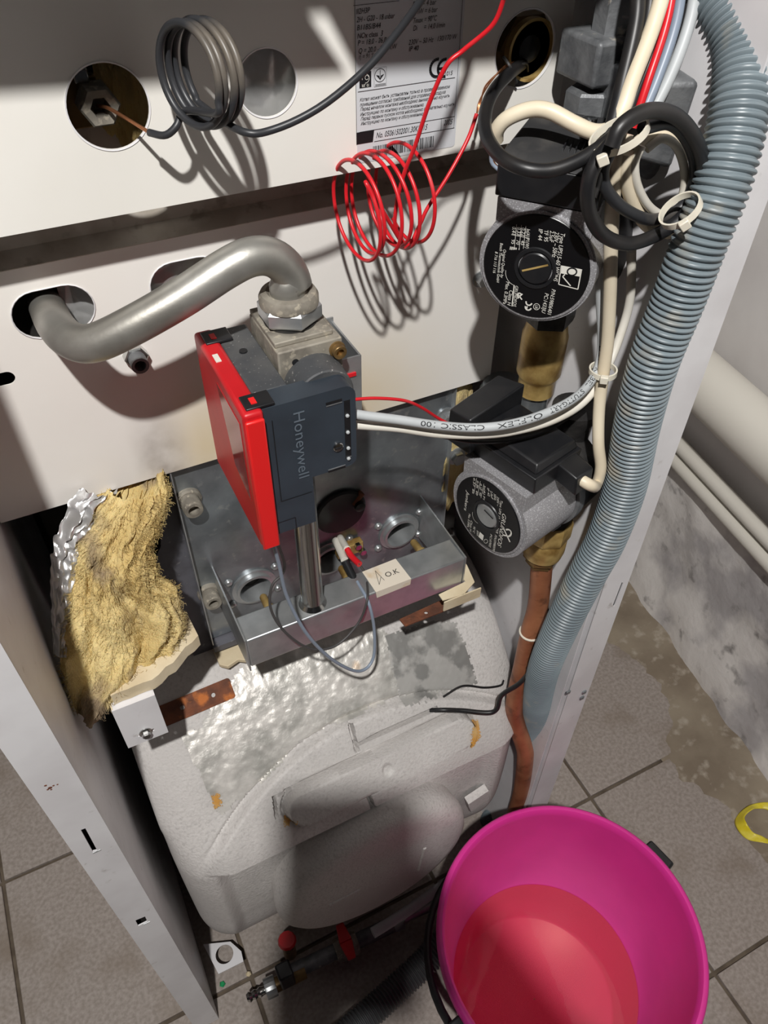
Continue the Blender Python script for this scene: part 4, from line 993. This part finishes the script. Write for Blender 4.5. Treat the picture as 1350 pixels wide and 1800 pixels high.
MB().lathe([(.0235,zb-.030),(.0245,zb-.026),(.0245,zb-.008),(.023,zb-.004)], (x2p,y2p,0), (0,0,1), 8).build('union_nut', M['brass'], t, smooth=30)
MB().lathe([(.0205,zb-.058),(.0225,zb-.048),(.0225,zb-.034),(.021,zb-.030)], (x2p,y2p,0), (0,0,1), 32).build('union_body', M['brass'], t, smooth=30)
MB().lathe([(.0155,zb-.074),(.0155,zb-.068),(.019,zb-.066),(.019,zb-.060),(.016,zb-.058)], (x2p,y2p,0), (0,0,1), 6).build('compression_nut', M['brass_dark'], t, smooth=30)
cp = [Vector((x2p,y2p,zb-.05)), P(946,1061,y=.408), P(933,1110,y=.403), P(919,1172,y=.402), P(904,1240,y=.400), P(908,1272,y=.394), P(921,1312,y=.380), P(923,1335,y=.376), P(916,1390,y=.376), P(906,1425,y=.378)]
cp.append(cp[-1]+Vector((.0,.0,-.14)))
t = thing('copper_pipe', 'aged copper pipe with a kink descending from the lower pump', 'pipe', cp[-1])
MB().tube(resample(catmull(cp,8),.004), .0118, 24).build('pipe', M['copper'], t, smooth=50)
k0 = P(933,1111,y=.403); MB().lathe([(.0122,-.0012),(.0138,-.0006),(.0138,.0006),(.0122,.0012)], k0, (0,.05,1), 24).build('nylon_band', M['tie'], t, smooth=40)
# fittings above the pumps
t = thing('black_elbow_fitting', 'dusty grey steel fitting standing above the upper pump', 'fitting', (.40,.47,1.15))
c = P(1040,178,y=.470)
MB().lathe([(.020,-.004),(.020,.0),(.0165,.001),(.0165,.020),(.015,.022)], (x1p,y1p,c.z-.012), (0,0,1), 6).build('nut', M['cast_grey'], t, smooth=30)
MB().lathe([(.022,0),(.022,.004)], (x1p,y1p,c.z-.018), (0,0,1), 28).build('washer', M['steel_dull'], t, smooth=30)
MB().box((x1p-.012,y1p-.016,c.z+.014),(x1p+.034,y1p+.028,c.z+.043)).build('block', M['cast_grey'], t, bevel=.003)
MB().lathe([(.014,0),(.014,.06)], (x1p+.014,y1p+.005,c.z+.04), (0,0,1), 6).build('upper_nut', M['cast_grey'], t, smooth=30)
t = thing('valve_actuator', 'dusty black valve body with rounded square face behind the hose', 'valve', (.43,.44,1.14))
c = P(1222,135,y=.445); c.x = min(c.x, .455)
MB().hexa([Vector(v) for v in ((.395,.425,c.z-.035),(.43,.405,c.z-.045),(.434,.46,c.z-.035),(.40,.47,c.z-.03),(.395,.420,c.z+.012),(.43,.40,c.z+.014),(.434,.46,c.z+.02),(.40,.47,c.z+.018))]).build('body', M['cast_grey'], t, bevel=.004, seg=3)
MB().lathe([(.014,0),(.014,.012),(.011,.013),(.011,.03)], (.412,.435,c.z+.012), (0,0,1), 6).build('nut', M['steel_dull'], t, smooth=30)
MB().lathe([(.007,0),(.007,.003),(.004,.004)], (.4125,.411,c.z-.013), (-.45,-.89,0), 18).build('cap', M['cast_grey'], t, smooth=30)
c = P(1170,330,y=.43)
tag(MB().tube(catmull([Vector((.415,.44,1.16)),P(1165,300,y=.435),P(1165,390,y=.435),P(1120,520,y=.45),P(1085,720,y=.46)],8), .0145, 20).build('black_riser_pipe', M['cast_grey'], smooth=50), 'dusty dark riser pipe behind the cable loops', 'pipe')
tag(MB().tube(catmull([P(1090,330,y=.44),P(1095,480,y=.44),P(1075,650,y=.44),P(1060,800,y=.44)],8), .008, 14).build('black_conduit', M['black_cable'], smooth=50), 'thick black conduit running down behind the cream cable', 'conduit')
c = P(885,695,y=.53); tag(MB().lathe([(.026,0),(.026,.04),(.022,.05)], (c.x,.53,c.z-.035), (0,0,1), 28).build('pipe_stub', M['steel_dull'], smooth=40), 'short grey steel pipe stub behind the brass coupling', 'pipe')

# ------------------------------------------------------------------ corrugated hose
hp = [P(1215,-90,y=.455), P(1262,-20,y=.425), P(1305,80,y=.392), P(1300,190,y=.368), P(1270,320,y=.352), P(1228,430,y=.347), P(1190,533,y=.346), P(1148,640,y=.346), P(1120,745,y=.348), P(1098,857,y=.350), P(1066,946,y=.352), P(1032,1010,y=.355), P(988,1098,y=.360), P(957,1172,y=.370), P(944,1230,y=.384), P(936,1290,y=.402), P(915,1350,y=.418), P(890,1400,y=.430)]
hp += [hp[-1]+Vector((-.03,.0,-.11)), hp[-1]+Vector((-.05,-.005,-.20))]
path = resample(catmull(hp,16), .00078)
RH = .0188
def hose_r(R, groove=.16, cuff=None):
    def f(i, m):
        if cuff and cuff[0] < i/m < cuff[1]: return R*.985
        k = i % 6
        return R*(1, 1.0, .97, 1-groove, 1-groove, .97)[k] if k < 6 else R
    return f
Lh = len(path)
tag(MB().tube(path, hose_r(RH, .11), 36).build('corrugated_hose', M['hose'], smooth=32), 'grey corrugated drain hose running down along the right panel', 'hose')
# ------------------------------------------------------------------ wires and cables
def cable(name, label, pts, r, m, n=12, step=.0025, cat='cable', sub=10):
    p = resample(catmull(pts, sub), step); return tag(MB().tube(p, r, n).build(name, M[m], smooth=60), label, cat), p
# black capillary coil
cc_ = P(352,132,y=.466); rb = .5*(P(352,42,y=.466).z-P(366,222,y=.466).z)
ax_ = Vector((.90,.40,-.05)).normalized()
cl = coil(cc_, ax_, rb, 4.0, .0056, start=math.radians(-95), per=26, jit=.02, flip=-1)
e_in = [P(262,233,y=.49), P(290,238,y=.48), P(310,222,y=.478), P(325,195,y=.478)]
e_out = [P(425,231,y=.447), P(480,228,y=.442), P(560,190,y=.438), P(640,125,y=.432), P(700,55,y=.425), P(750,-15,y=.415), P(790,-90,y=.405), P(790,-90,y=.405)+Vector((.03,.01,.06)), P(790,-90,y=.405)+Vector((.04,.04,.16))]
t = thing('capillary_coil', 'dusty black thermostat capillary wound in four loops on the upper panel', 'wire', cc_)
MB().tube(resample(catmull(e_in+cl[::1][4:-3]+e_out, 5), .0022), .00215, 12).build('sheath', M['dusty_cable'], t, smooth=60)
MB().tube(resample(catmull([P(172,186,y=.535),P(190,190,y=.52),P(225,210,y=.503),P(263,233,y=.49)],8),.002), .0011, 8).build('bare_capillary', M['copper_bright'], t, smooth=60)
# red wire coil
cr = P(668,357,y=.486); rr_ = .5*(P(668,282,y=.486).z-P(690,440,y=.486).z)
cl = coil(cr, Vector((.93,.10,.02)), rr_, 5.6, .0092, start=math.radians(100), per=24, jit=.06, flip=1)
top_ = [P(900,-50,y=.42)+Vector((.012,.03,.17)), P(900,-50,y=.42)+Vector((.006,.005,.05)), P(897,-40,y=.42), P(885,0,y=.425), P(865,45,y=.43), P(815,88,y=.44), P(785,115,y=.443), P(755,180,y=.450), P(730,255,y=.458), P(712,300,y=.463), P(698,350,y=.468)]
end_ = [P(738,395,y=.478), P(752,365,y=.478), P(790,305,y=.48), P(822,245,y=.485), P(838,200,y=.488)]
t = thing('red_sensor_wire', 'thin red sensor wire wound into loose loops below the label', 'wire', cr)
seq = top_+cl[:-4][::-1][4:] if False else top_+[v for v in reversed(cl)][6:-4]
last = seq[-1]
MB().tube(resample(catmull(top_, 8)+catmull([top_[-1], P(694,395,y=.470), P(705,425,y=.472)]+cl[2:], 5)+catmull([cl[-1]]+[P(715,432,y=.480)]+end_, 8)[1:], .0018), .0014, 10).build('insulation', M['red_wire'], t, smooth=60)
for k in range(2):
    MB().tube(resample(catmull([P(838,201,y=.488),P(842+3*k,180,y=.49),P(858-4*k,150,y=.50),P(885,118+3*k,y=.505),P(905,108,y=.515)],8),.002), .0006, 6).build('bare_strand', M['copper_bright'], t, smooth=60)
# black sensor cable from the brass pocket, sweeping in front of the pump box
KY = .375
cable('sensor_cable', 'black cable sweeping from the brass pocket across the pump box', [P(918,112,y=.52),P(895,130,y=.500),P(868,160,y=.480),P(853,200,y=.455),P(856,240,y=.43),P(880,275,y=.405),P(920,296,y=.388),P(965,300,y=.38),P(1010,286,y=.376),P(1050,262,y=.376),P(1078,240,y=.380)], .0044, 'black_cable')
# cream pump cable
cable('pump_cable', 'cream cable arching over the upper pump box into the tie', [P(872,246,y=.45),P(874,228,y=.447),P(892,208,y=.442),P(930,193,y=.434),P(965,195,y=.425),P(1010,218,y=.412),P(1045,232,y=.40),P(1075,225,y=.392),P(1095,190,y=.392),P(1112,140,y=.398),P(1150,40,y=.41),P(1175,-60,y=.42),P(1175,-60,y=.42)+Vector((.006,.012,.07)),P(1175,-60,y=.42)+Vector((-.01,.05,.17))], .0050, 'cream_cable')
t = thing('stripped_cores', 'thin coloured cores leaving the stripped end of the cream cable', 'wire', P(875,260,y=.45))
for k, mn in enumerate(('blue_cable','copper_bright','grey_cable')):
    MB().tube(resample(catmull([P(872+k*3,240,y=.45),P(865+4*k,262,y=.452),P(864+3*k,285,y=.452),P(878+2*k,300,y=.448)],8),.002), .0014, 8).build('core', M[mn], t, smooth=60)
def up(name, label, xs, r, m, ys=(.42,.41,.398,.39), low=()):
    b0 = P(xs[0],-70,y=ys[0])
    return cable(name, label, [b0+Vector((-.01,.05,.18)), b0+Vector((.006,.012,.08)), b0,P(xs[1],40,y=ys[1]),P(xs[2],140,y=ys[2]),P(xs[3],225,y=ys[3])]+list(low), r, m)
up('control_cable','black cable at the left of the rising bundle',(1128,1118,1096,1075),.0048,'black_cable',(.425,.415,.403,.39),[P(1062,262,y=.385),P(1048,310,y=.378),P(1036,345,y=.375)])
up('control_cable','second black cable from the left in the rising bundle',(1152,1138,1110,1088),.0044,'black_cable',(.43,.42,.41,.40))
up('control_cable','narrow black cable hidden behind the cream one in the bundle',(1196,1172,1128,1096),.0036,'black_cable',(.43,.422,.413,.405))
up('red_bundle_wire','red wire rising in the cable bundle above the tie',(1192,1172,1140,1112),.0026,'red_wire',(.42,.41,.400,.395))
up('grey_bundle_cable','blue grey cable rising in the bundle beside the red wire',(1206,1188,1155,1118),.0034,'blue_cable',(.425,.417,.408,.40))
up('grey_bundle_cable','rightmost pale grey cable of the rising bundle',(1232,1212,1175,1130),.0040,'grey_cable',(.43,.422,.412,.405))
# loops hanging from the tie
def loop(name, label, cpx, rad, y, r, m, turns, start, lean=0.0, sx=1.0, pitch=.008, tail0=(), tail1=(), flip=1, jit=.03):
    c_ = P(*cpx, y=y); vd = (c_-CAM).normalized(); a_ = (vd*.9+Vector((0,0,.25))+Vector((.2,0,0))).normalized()
    cl_ = coil(c_, a_, rad, turns, pitch, start=math.radians(start), per=26, jit=jit, squash=sx, flip=flip)
    return cable(name, label, list(tail0)+cl_+list(tail1), r, m, sub=4)
def ring(label, pts, r, m, y0, y1):
    n = len(pts); ext = [P(*pts[-1],y=.428)+Vector((.004,.012,.07)), P(*pts[-1],y=.428)+Vector((-.01,.05,.17))] if pts[-1][1] < 0 else []
    cable('looped_cable', label, [P(a,b,y=(y0+(y1-y0)*k/(n-1)) if b > 215 or k < 5 else .412+.0002*(215-b)*.3) for k,(a,b) in enumerate(pts)]+ext, r, m)
ring('thick black cable ring, outermost of the loops below the tie',[(1075,258),(1092,222),(1140,195),(1192,207),(1228,258),(1236,318),(1214,366),(1170,404),(1110,428),(1062,414),(1036,372),(1034,322),(1052,278),(1084,240),(1104,190),(1124,110),(1142,40),(1158,-60)],.0047,'black_cable',.358,.372)
ring('dusty black cable ring running inside the thick black one',[(1128,226),(1180,218),(1214,258),(1222,310),(1200,362),(1150,386),(1102,370),(1068,336),(1060,298),(1078,256),(1100,200),(1118,130),(1136,50),(1152,-60)],.0040,'dusty_cable',.366,.384)
ring('cream cable ring half hidden behind the black loops',[(1108,262),(1150,236),(1200,248),(1232,300),(1240,345),(1222,385),(1180,408),(1140,398),(1114,360),(1100,310),(1104,268)],.0045,'cream_cable',.384,.380)
ring('thin grey white cable ring innermost of the loops',[(1136,262),(1165,243),(1192,262),(1204,310),(1194,358),(1168,378),(1140,362),(1120,325),(1116,285),(1128,256)],.0029,'white_cable',.379,.376)
# cables going down
cable('pump_supply_cable','long cream cable hanging down to the lower pump plug',[P(1100,235,y=.385),P(1088,275,y=.384),P(1078,340,y=.386),P(1074,430,y=.388),P(1072,520,y=.388),P(1068,600,y=.386),P(1060,660,y=.382),P(1053,720,y=.376),P(1052,780,y=.366),P(1056,822,y=.360),P(1048,852,y=.358),PLUG+Vector((.004,-.004,-.002)),PLUG+Vector((-.006,.01,.003))], .0050, 'cream_cable')
_, gp = cable('valve_cable','grey printed cable curving from the tie to the gas valve',[P(1060,350,y=.400),P(1056,430,y=.40),P(1055,520,y=.40),P(1058,600,y=.396),P(1050,650,y=.388),P(1020,692,y=.378),P(970,722,y=.372),P(905,744,y=.372),P(840,752,y=.380),P(770,748,y=.392),P(700,738,y=.402),P(645,731,y=.410),P(612,726,y=.414)], .0036, 'grey_cable', n=16)
cable('valve_cable','second pale cable just below the printed one',[P(1110,440,y=.405),P(1108,520,y=.405),P(1095,575,y=.404),P(1070,640,y=.396),P(1030,702,y=.384),P(975,737,y=.379),P(905,757,y=.379),P(840,764,y=.386),P(770,762,y=.397),P(700,752,y=.407),P(645,748,y=.415),P(612,746,y=.418)], .0036, 'white_cable')
cable('valve_cable','thin black cable below the pale cables by the valve',[P(612,735,y=.425),P(700,747,y=.420),P(760,762,y=.412),P(830,775,y=.400),P(900,772,y=.392),P(960,755,y=.390),P(1010,725,y=.392),P(1050,690,y=.398)], .0022, 'black_cable')
cable('red_valve_wire','thin red wire leaving the right side of the gas valve',[P(612,703,y=.425),P(660,700,y=.425),P(710,704,y=.425),P(740,716,y=.428),P(770,735,y=.432),P(795,748,y=.430)], .0013, 'red_wire', cat='wire')
cable('red_bundle_wire','red wire beside the cream cable next to the upper pump',[P(1052,330,y=.405),P(1046,380,y=.405),P(1050,430,y=.406),P(1056,500,y=.408),P(1058,560,y=.41)], .0026, 'red_wire', cat='wire')
cable('grey_bundle_cable','blue grey cable beside the upper pump label',[P(1066,330,y=.402),P(1058,400,y=.402),P(1055,470,y=.404),P(1056,560,y=.404),P(1058,640,y=.402)], .0030, 'blue_cable')
# print along the grey cable
def along(path, body, s0, s1, rad, h, m, parent):
    vs, fs, x0, x1 = glyphs(body); Lc = [0.0]
    for a, b in zip(path, path[1:]): Lc.append(Lc[-1]+(b-a).length)
    mb = MB(); out = []; import bisect
    for v in vs:
        s = s0+(s1-s0)*(v.x-x0)/(x1-x0); j = min(max(bisect.bisect_right(Lc, s)-1,0), len(path)-2)
        d = path[j+1]-path[j]; p = path[j]+d*((s-Lc[j])/(Lc[j+1]-Lc[j])); tn = d.normalized()
        vw = (CAM-p); vw = (vw-tn*vw.dot(tn)).normalized(); sd = vw.cross(tn)
        an = (v.y-.36)*h/.73/rad*1.0
        out.append(p+(vw*math.cos(an)+sd*math.sin(an))*(rad+.00025))
    mb.add(out, fs); return mb.build('lettering', m, parent)
def arcpos(path, px, py):
    best = None; s = 0
    for i, p in enumerate(path):
        if i: s += (p-path[i-1]).length
        c_ = Vector((AX[0].x,AX[0].y,AX[0].z)); d = p-CAM
        cv = AX[0]*d.x+AX[1]*d.y+AX[2]*d.z
        q_ = (CX+F*cv.x/cv.z-px)**2+(CY+F*cv.y/cv.z-py)**2
        if best is None or q_ < best[0]: best = (q_, s)
    return best[1]
gpr = gp[::-1]; gco = [o for o in COL.objects if o.name.startswith('valve_cable')][0]
for body, a, b in (('CLASSIC 100',(735,742),(848,752)),('ÖLFLEX',(870,750),(948,732)),('STUTTGART',(962,727),(1020,690)),('KABEL',(1030,682),(1047,648)),('LAPP',(1052,640),(1058,606))):
    along(gp, body, *sorted((arcpos(gp,*a), arcpos(gp,*b))), .0036, .0038, M['ink'], gco)
# ties
def tie(label, c, a, r, rx=1.0, tail=None):
    t = thing('cable_tie', label, 'cable tie', c); e1, e2 = perp(a); a = Vector(a).normalized()
    mb = MB(); n = 28; vs = []; fs = []
    for k in range(n):
        th = 2*math.pi*k/n; d = e1*math.cos(th)*rx+e2*math.sin(th)
        for w in (-.0022,.0022):
            for q_ in (r, r+.0013): vs.append(Vector(c)+d*q_+a*w)
    for k in range(n):
        b = 4*k; b2 = 4*((k+1) % n)
        fs += [(b,b2,b2+2,b+2),(b+1,b+3,b2+3,b2+1),(b,b+1,b2+1,b2),(b+2,b2+2,b2+3,b+3)]
    mb.add(vs, fs).build('strap', M['tie'], t, smooth=40)
    v = (CAM-Vector(c)); v = (v-a*v.dot(a)).normalized(); hp_ = Vector(c)+v*(r+.002)+a.cross(v)*(-r*.35 if tail is None else tail)
    f_ = frame(hp_, a, a.cross(v), v); MB(f_).box((-.0032,-.0032,-.0015),(.0032,.0032,.0032)).build('lock', M['tie'], t, bevel=.0007)
tie('white cable tie binding the rising bundle above the loops', P(1088,238,y=.372), Vector((-.45,.15,.88)), .0165, tail=-.012)
tie('white cable tie at the lower right of the black loops', P(1196,370,y=.352), Vector((-.62,.2,.75)), .0125, tail=-.002)
tie('white cable tie around the cream and grey cables', P(1060,652,y=.385), Vector((-.05,.05,1)), .0095, rx=1.1, tail=.002)
# ignition leads
cable('ignition_lead','pale blue ignition lead looping under the manifold to the electrode',[P(478,948,y=.405),P(490,990,y=.412),P(505,1050,y=.418),P(540,1115,y=.418),P(585,1160,y=.42),P(630,1180,y=.425),P(655,1160,y=.432),P(658,1110,y=.44),P(648,1060,y=.448),P(628,1022,y=.478)], .0017, 'blue_cable', cat='wire')
cable('ignition_lead','dark grey ignition lead looping in front of the manifold',[P(486,950,y=.42),P(500,990,y=.44),P(496,1010,y=.448),P(478,1030,y=.447),P(476,1070,y=.444),P(500,1110,y=.438),P(545,1140,y=.436),P(590,1135,y=.438),P(630,1095,y=.444),P(646,1050,y=.450),P(642,1010,y=.486),P(630,990,y=.486)], .0013, 'dark_wire', cat='wire')
MBt = MB().lathe([(.004,0),(.004,.010),(.0025,.014)], P(478,936,y=.405), (0,0,-1), 14); tag(MBt.build('lead_boot', M['black'], smooth=40), 'small black rubber boot under the gas valve', 'boot')
# tank sensor lead
cable('tank_sensor_cable','black sensor cable leaving the tank pocket towards the copper pipe',[tsurf(*TH(752,1246),.000),tsurf(*TH(772,1240),.006),tsurf(*TH(800,1240),.008),tsurf(*TH(845,1236),.022),P(882,1222,y=.396),P(912,1202,y=.388),P(935,1175,y=.386),P(952,1140,y=.392),P(964,1060,y=.425)], .0030, 'black_cable')
cable('tank_sensor_cable','thin black wire lying along the top right of the tank',[tsurf(*TH(775,1222),.003),tsurf(*TH(810,1204),.005),tsurf(*TH(850,1207),.004),tsurf(*TH(880,1204),.003),tsurf(*TH(888,1196),.0)], .0014, 'black_cable')

# ------------------------------------------------------------------ bucket
BC = Vector((.354,.166,0)); BH = .31; RT, RB = .1595, .118
t = thing('bucket', 'bright pink plastic bucket on the floor in front of the right panel', 'bucket', BC)
pr_ = [(.001,.004),(RB-.004,.004),(RB,.008),(RT-.004,BH-.012),(RT-.003,BH-.004),(RT,BH),(RT+.004,BH),(RT+.007,BH-.003),(RT+.007,BH-.014),(RT+.002,BH-.015),(RT-.001,BH-.017),(RB+.003,.006),(RB,.0),(.001,.0)]
MB().lathe(pr_, BC, (0,0,1), 96, cap=False).build('shell', M['pink'], t, smooth=50)
# lugs and handle
ld_ = [PP(1150,1508,(0,0,BH-.03),Vector((0,0,1))), None]
d1 = (P(1150,1512,z=BH-.02)-BC); d1.z = 0; d1.normalize(); d2 = -d1
for dd in (d1, d2):
    q_ = BC+dd*(RT+.004)+Vector((0,0,BH-.028)); tn = Vector((-dd.y,dd.x,0))
    MB(frame(BC+dd*(RT+.012)+Vector((0,0,BH-.016)), tn, dd, Vector((0,0,1)))).box((-.020,-.008,-.014),(.020,.010,.004)).build('handle_hinge', M['black'], t, bevel=.003)
    MB(frame(q_, tn, Vector((0,0,1)), tn.cross(Vector((0,0,1))))).lathe([(.012,-.006),(.012,.004),(.007,.006)], (0,0,0), (0,0,1), 20).build('lug', M['black'], t, smooth=40)
hd = []
e1 = d1; sidev = Vector((-d1.y,d1.x,0)); sidev = sidev if sidev.x < 0 else -sidev
for k in range(25):
    th = math.pi*k/24; hd.append(BC+d1*math.cos(th)*(RT+.016)+sidev*math.sin(th)*(.150+.03*math.sin(th))+Vector((0,0,BH-.03-.115*math.sin(th))))
MB().tube(hd, .0052, 12).build('handle', M['black'], t, smooth=60)
zw = .108; rw = RB+(RT-.004-RB)*(zw-.008)/(BH-.02)-.0006
tag(MB().lathe([(.0005,0),(rw*.5,0),(rw,0)], BC+Vector((0,0,zw)), (0,0,1), 96, cap=False).build('bucket_water', M['water'], smooth=60), 'orange tinted water standing in the pink bucket', 'water')

# ------------------------------------------------------------------ things on the floor under the tank
zf = .055
t = thing('drain_tap', 'black drain tap with nickel hose barb under the tank', 'tap', (.04,.40,.0))
a, b = P(434,1755,z=zf), P(470,1738,z=zf)
ax0 = (b-a).normalized()
MB().lathe([(.005,0),(.0075,.004),(.0055,.008),(.0075,.012),(.0055,.016),(.0075,.020),(.006,.024),(.006,.03)], a, ax0, 20).build('hose_barb', M['chrome'], t, smooth=25)
kn = MB(); kn.lathe([(.0145,0),(.015,.002),(.015,.014),(.0145,.016)], a+ax0*.028, ax0, 18); kn.build('knurled_nut', M['steel'], t, smooth=15)
MB().cyl(a+ax0*.044, a+ax0*.090, .011, n=24).build('tap_body', M['brass_dark'], t, smooth=40)
q_ = a+ax0*.060; MB().box((q_.x-.010,q_.y-.012,q_.z),(q_.x+.012,q_.y+.012,q_.z+.050)).build('tap_handle', M['black'], t, bevel=.003)
r0 = P(505,1655,z=.09); MB().lathe([(.012,0),(.014,.004),(.012,.010)], r0, (0,0,1), 12).build('red_cap', M['red'], t, smooth=30)
MB().cyl(r0, (r0.x,r0.y,.03), .010, n=20).build('riser', M['brass_dark'], t, smooth=40)
t = thing('ball_valve', 'red handled ball valve on the pipe under the round tank cover', 'valve', P(610,1680,z=.06))
a, b = P(500,1715,z=.055), P(690,1625,z=.055); ax0 = (b-a).normalized()
MB().cyl(a, b, .0115, n=20).build('pipe', M['cast_grey'], t, smooth=40)
q_ = a+ax0*((b-a).length*.56)
MB().lathe([(.016,-.018),(.018,-.012),(.018,.012),(.016,.018)], q_, ax0, 6).build('body', M['dusty_metal'], t, smooth=30)
MB().lathe([(.006,0),(.006,.02)], q_, (0,0,1), 14).build('stem', M['steel'], t, smooth=30)
hz = q_+Vector((0,0,.022)); sd = Vector((-ax0.y,ax0.x,0))
hb = MB()
hb.hexa([hz-sd*.026-ax0*.006,hz-sd*.026+ax0*.006,hz+ax0*.010,hz-ax0*.010,hz-sd*.026-ax0*.006+Vector((0,0,.006)),hz-sd*.026+ax0*.006+Vector((0,0,.006)),hz+ax0*.010+Vector((0,0,.004)),hz-ax0*.010+Vector((0,0,.004))])
hb.hexa([hz-ax0*.010,hz+ax0*.010,hz+sd*.026+ax0*.006,hz+sd*.026-ax0*.006,hz-ax0*.010+Vector((0,0,.004)),hz+ax0*.010+Vector((0,0,.004)),hz+sd*.026+ax0*.006+Vector((0,0,.006)),hz+sd*.026-ax0*.006+Vector((0,0,.006))])
hb.build('butterfly_handle', M['red'], t, bevel=.0015)
MB().lathe([(.012,0),(.013,.004),(.013,.016),(.008,.02)], b, ax0, 6).build('end_nut', M['steel'], t, smooth=30)
MB().cyl(b+ax0*.018, b+ax0*.10, .007, n=16).build('outlet', M['steel'], t, smooth=30)
fh_ = [P(560,1860,z=.03), P(640,1790,z=.03), P(700,1735,z=.032), P(748,1690,z=.04), P(790,1640,z=.06), P(830,1570,z=.08)]
fpth = resample(catmull(fh_,14), .0009)
tag(MB().tube(fpth, hose_r(.021,.12), 28).build('floor_hose', M['hose_dark'], smooth=32), 'dark corrugated hose lying on the floor beside the bucket', 'hose')
wp = [P(640,1720,z=.05),P(700,1660,z=.075),P(760,1610,z=.08),P(820,1560,z=.09)]
cable('braided_water_hose','steel braided hose in the shade under the tank',[P(655,1640,z=.11),P(700,1612,z=.11),P(760,1570,z=.11),P(800,1540,z=.12)], .008, 'grey_cable', cat='hose')
# bits on the floor
g_ = P(391,1731,z=0); tag(MB().lathe([(.004,0),(.005,.002),(.003,.005)], (g_.x,g_.y,.0005), (.2,.1,1), 5).build('green_plastic_bit', M['green']), 'tiny green plastic bit on the floor by the panel', 'debris')
g_ = P(437,1713,z=0); tag(MB().lathe([(.004,0),(.0045,.002),(.002,.005)], (g_.x,g_.y,.0005), (.1,.2,1), 6).build('pebble', M['cream']), 'small pale crumb on the floor beside the drain tap', 'debris')
yc = P(1338,1446,z=.012)
def yring(u, v):
    th = 2*math.pi*u; R_ = .036*(1+.08*math.sin(3*th)); w = (v-.5)
    return Vector((yc.x+.0+math.cos(th)*(R_+.012*w), yc.y+math.sin(th)*(R_*.85+.010*w), .011+.018*w*math.cos(th+.6)+.003*math.sin(5*th)))
tag(MB().grid(yring, 60, 6).build('yellow_plastic_loop', M['yellow'], smooth=60, solid=.0008), 'yellow plastic film loop lying on the floor by the wall', 'plastic loop')

# ------------------------------------------------------------------ the photographer, outside the picture, whose hands and phone shade the lower front
FW = cam2world(Vector((0,0,1)))
ph = thing('smartphone', 'dark smartphone held up behind the viewpoint', 'phone', CAM-FW*.044)
PT = frame(CAM-FW*.044, r_, u_, -FW)
MB(PT).sheet(rrect(-.082,-.148,.004,.002,.011), [], Matrix.Identity(4), .008).build('body', M['black'], ph, bevel=.0015, recalc=True)
MB(PT).sheet(rrect(-.079,-.145,.001,-.001,.009), [], Matrix.Translation((0,0,.0081)), .0004).build('screen', M['black_label'], ph, recalc=True)
def skinned(name, joints, links, m):
    me = bpy.data.meshes.new(name); me.from_pydata([j[0] for j in joints], links, []); o = bpy.data.objects.new(name, me); COL.objects.link(o)
    sk_ = o.modifiers.new('skin','SKIN'); sk_.use_smooth_shade = True
    for k, j in enumerate(joints): me.skin_vertices[0].data[k].radius = (j[1], j[1])
    me.skin_vertices[0].data[0].use_root = True
    sd_ = o.modifiers.new('sub','SUBSURF'); sd_.levels = 2; sd_.render_levels = 2
    me.materials.append(m); return o
LH = PT@Vector((-.080,-.085,.004)); RHd = PT@Vector((.024,-.085,.004))
J = [((-.03,-.60,.95),.12),((-.03,-.58,1.18),.12),((-.03,-.56,1.40),.11),((-.03,-.54,1.50),.055),((-.03,-.50,1.58),.075),((-.03,-.49,1.69),.085),
     ((-.20,-.56,1.40),.06),((-.26,-.44,1.16),.045),(tuple(LH+Vector((-.03,-.10,-.03))),.030),(tuple(LH),.024),
     ((.15,-.56,1.40),.06),((.20,-.46,1.14),.045),(tuple(RHd+Vector((.03,-.10,-.05))),.030),(tuple(RHd),.024),
     ((-.13,-.61,.90),.085),((-.14,-.60,.50),.06),((-.14,-.64,.09),.042),((-.14,-.54,.035),.035),
     ((.07,-.61,.90),.085),((.08,-.60,.50),.06),((.08,-.64,.09),.042),((.08,-.54,.035),.035)]
E_ = [(0,1),(1,2),(2,3),(3,4),(4,5),(2,6),(6,7),(7,8),(8,9),(2,10),(10,11),(11,12),(12,13),(0,14),(14,15),(15,16),(16,17),(0,18),(18,19),(19,20),(20,21)]
for hand, sg in ((9,1),(13,-1)):
    base = Vector(J[hand][0]); R3 = PT.to_3x3()
    for k, ln in enumerate((.030,.036,.034,.028)):
        st0 = base+R3@Vector((sg*.006,.024-.018*k,-.004)); a_ = base+R3@Vector((sg*.018,.026-.019*k,-.022)); b_ = base+R3@Vector((sg*(.018+ln*.6),.026-.019*k,-.020))
        n0 = len(J); J += [(tuple(a_),.0085),(tuple(b_),.0075)]; E_ += [(hand,n0),(n0,n0+1)]
    n0 = len(J); J += [(tuple(base+R3@Vector((sg*.010,.02,.018))),.010),(tuple(base+R3@Vector((sg*.028,.040,.020))),.009)]; E_ += [(hand,n0),(n0,n0+1)]
raw = skinned('person', J, E_, mat('dark_work_clothes', (58,60,68), .85))
bpy.context.view_layer.update()
dg = bpy.context.evaluated_depsgraph_get(); me2 = bpy.data.meshes.new_from_object(raw.evaluated_get(dg))
pe = bpy.data.objects.new('person', me2); bpy.data.objects.remove(raw); COL.objects.link(pe); pe.name = 'person'
me2.materials.append(mat('skin', (206,160,134), .55, c2=(196,146,122), scale=30, sss=.1))
for f in me2.polygons:
    if min((f.center-LH).length, (f.center-RHd).length) < .085 or f.center.z > 1.53: f.material_index = 1
    f.use_smooth = True
tag(pe, 'person in dark work clothes holding up a phone with both hands', 'person')
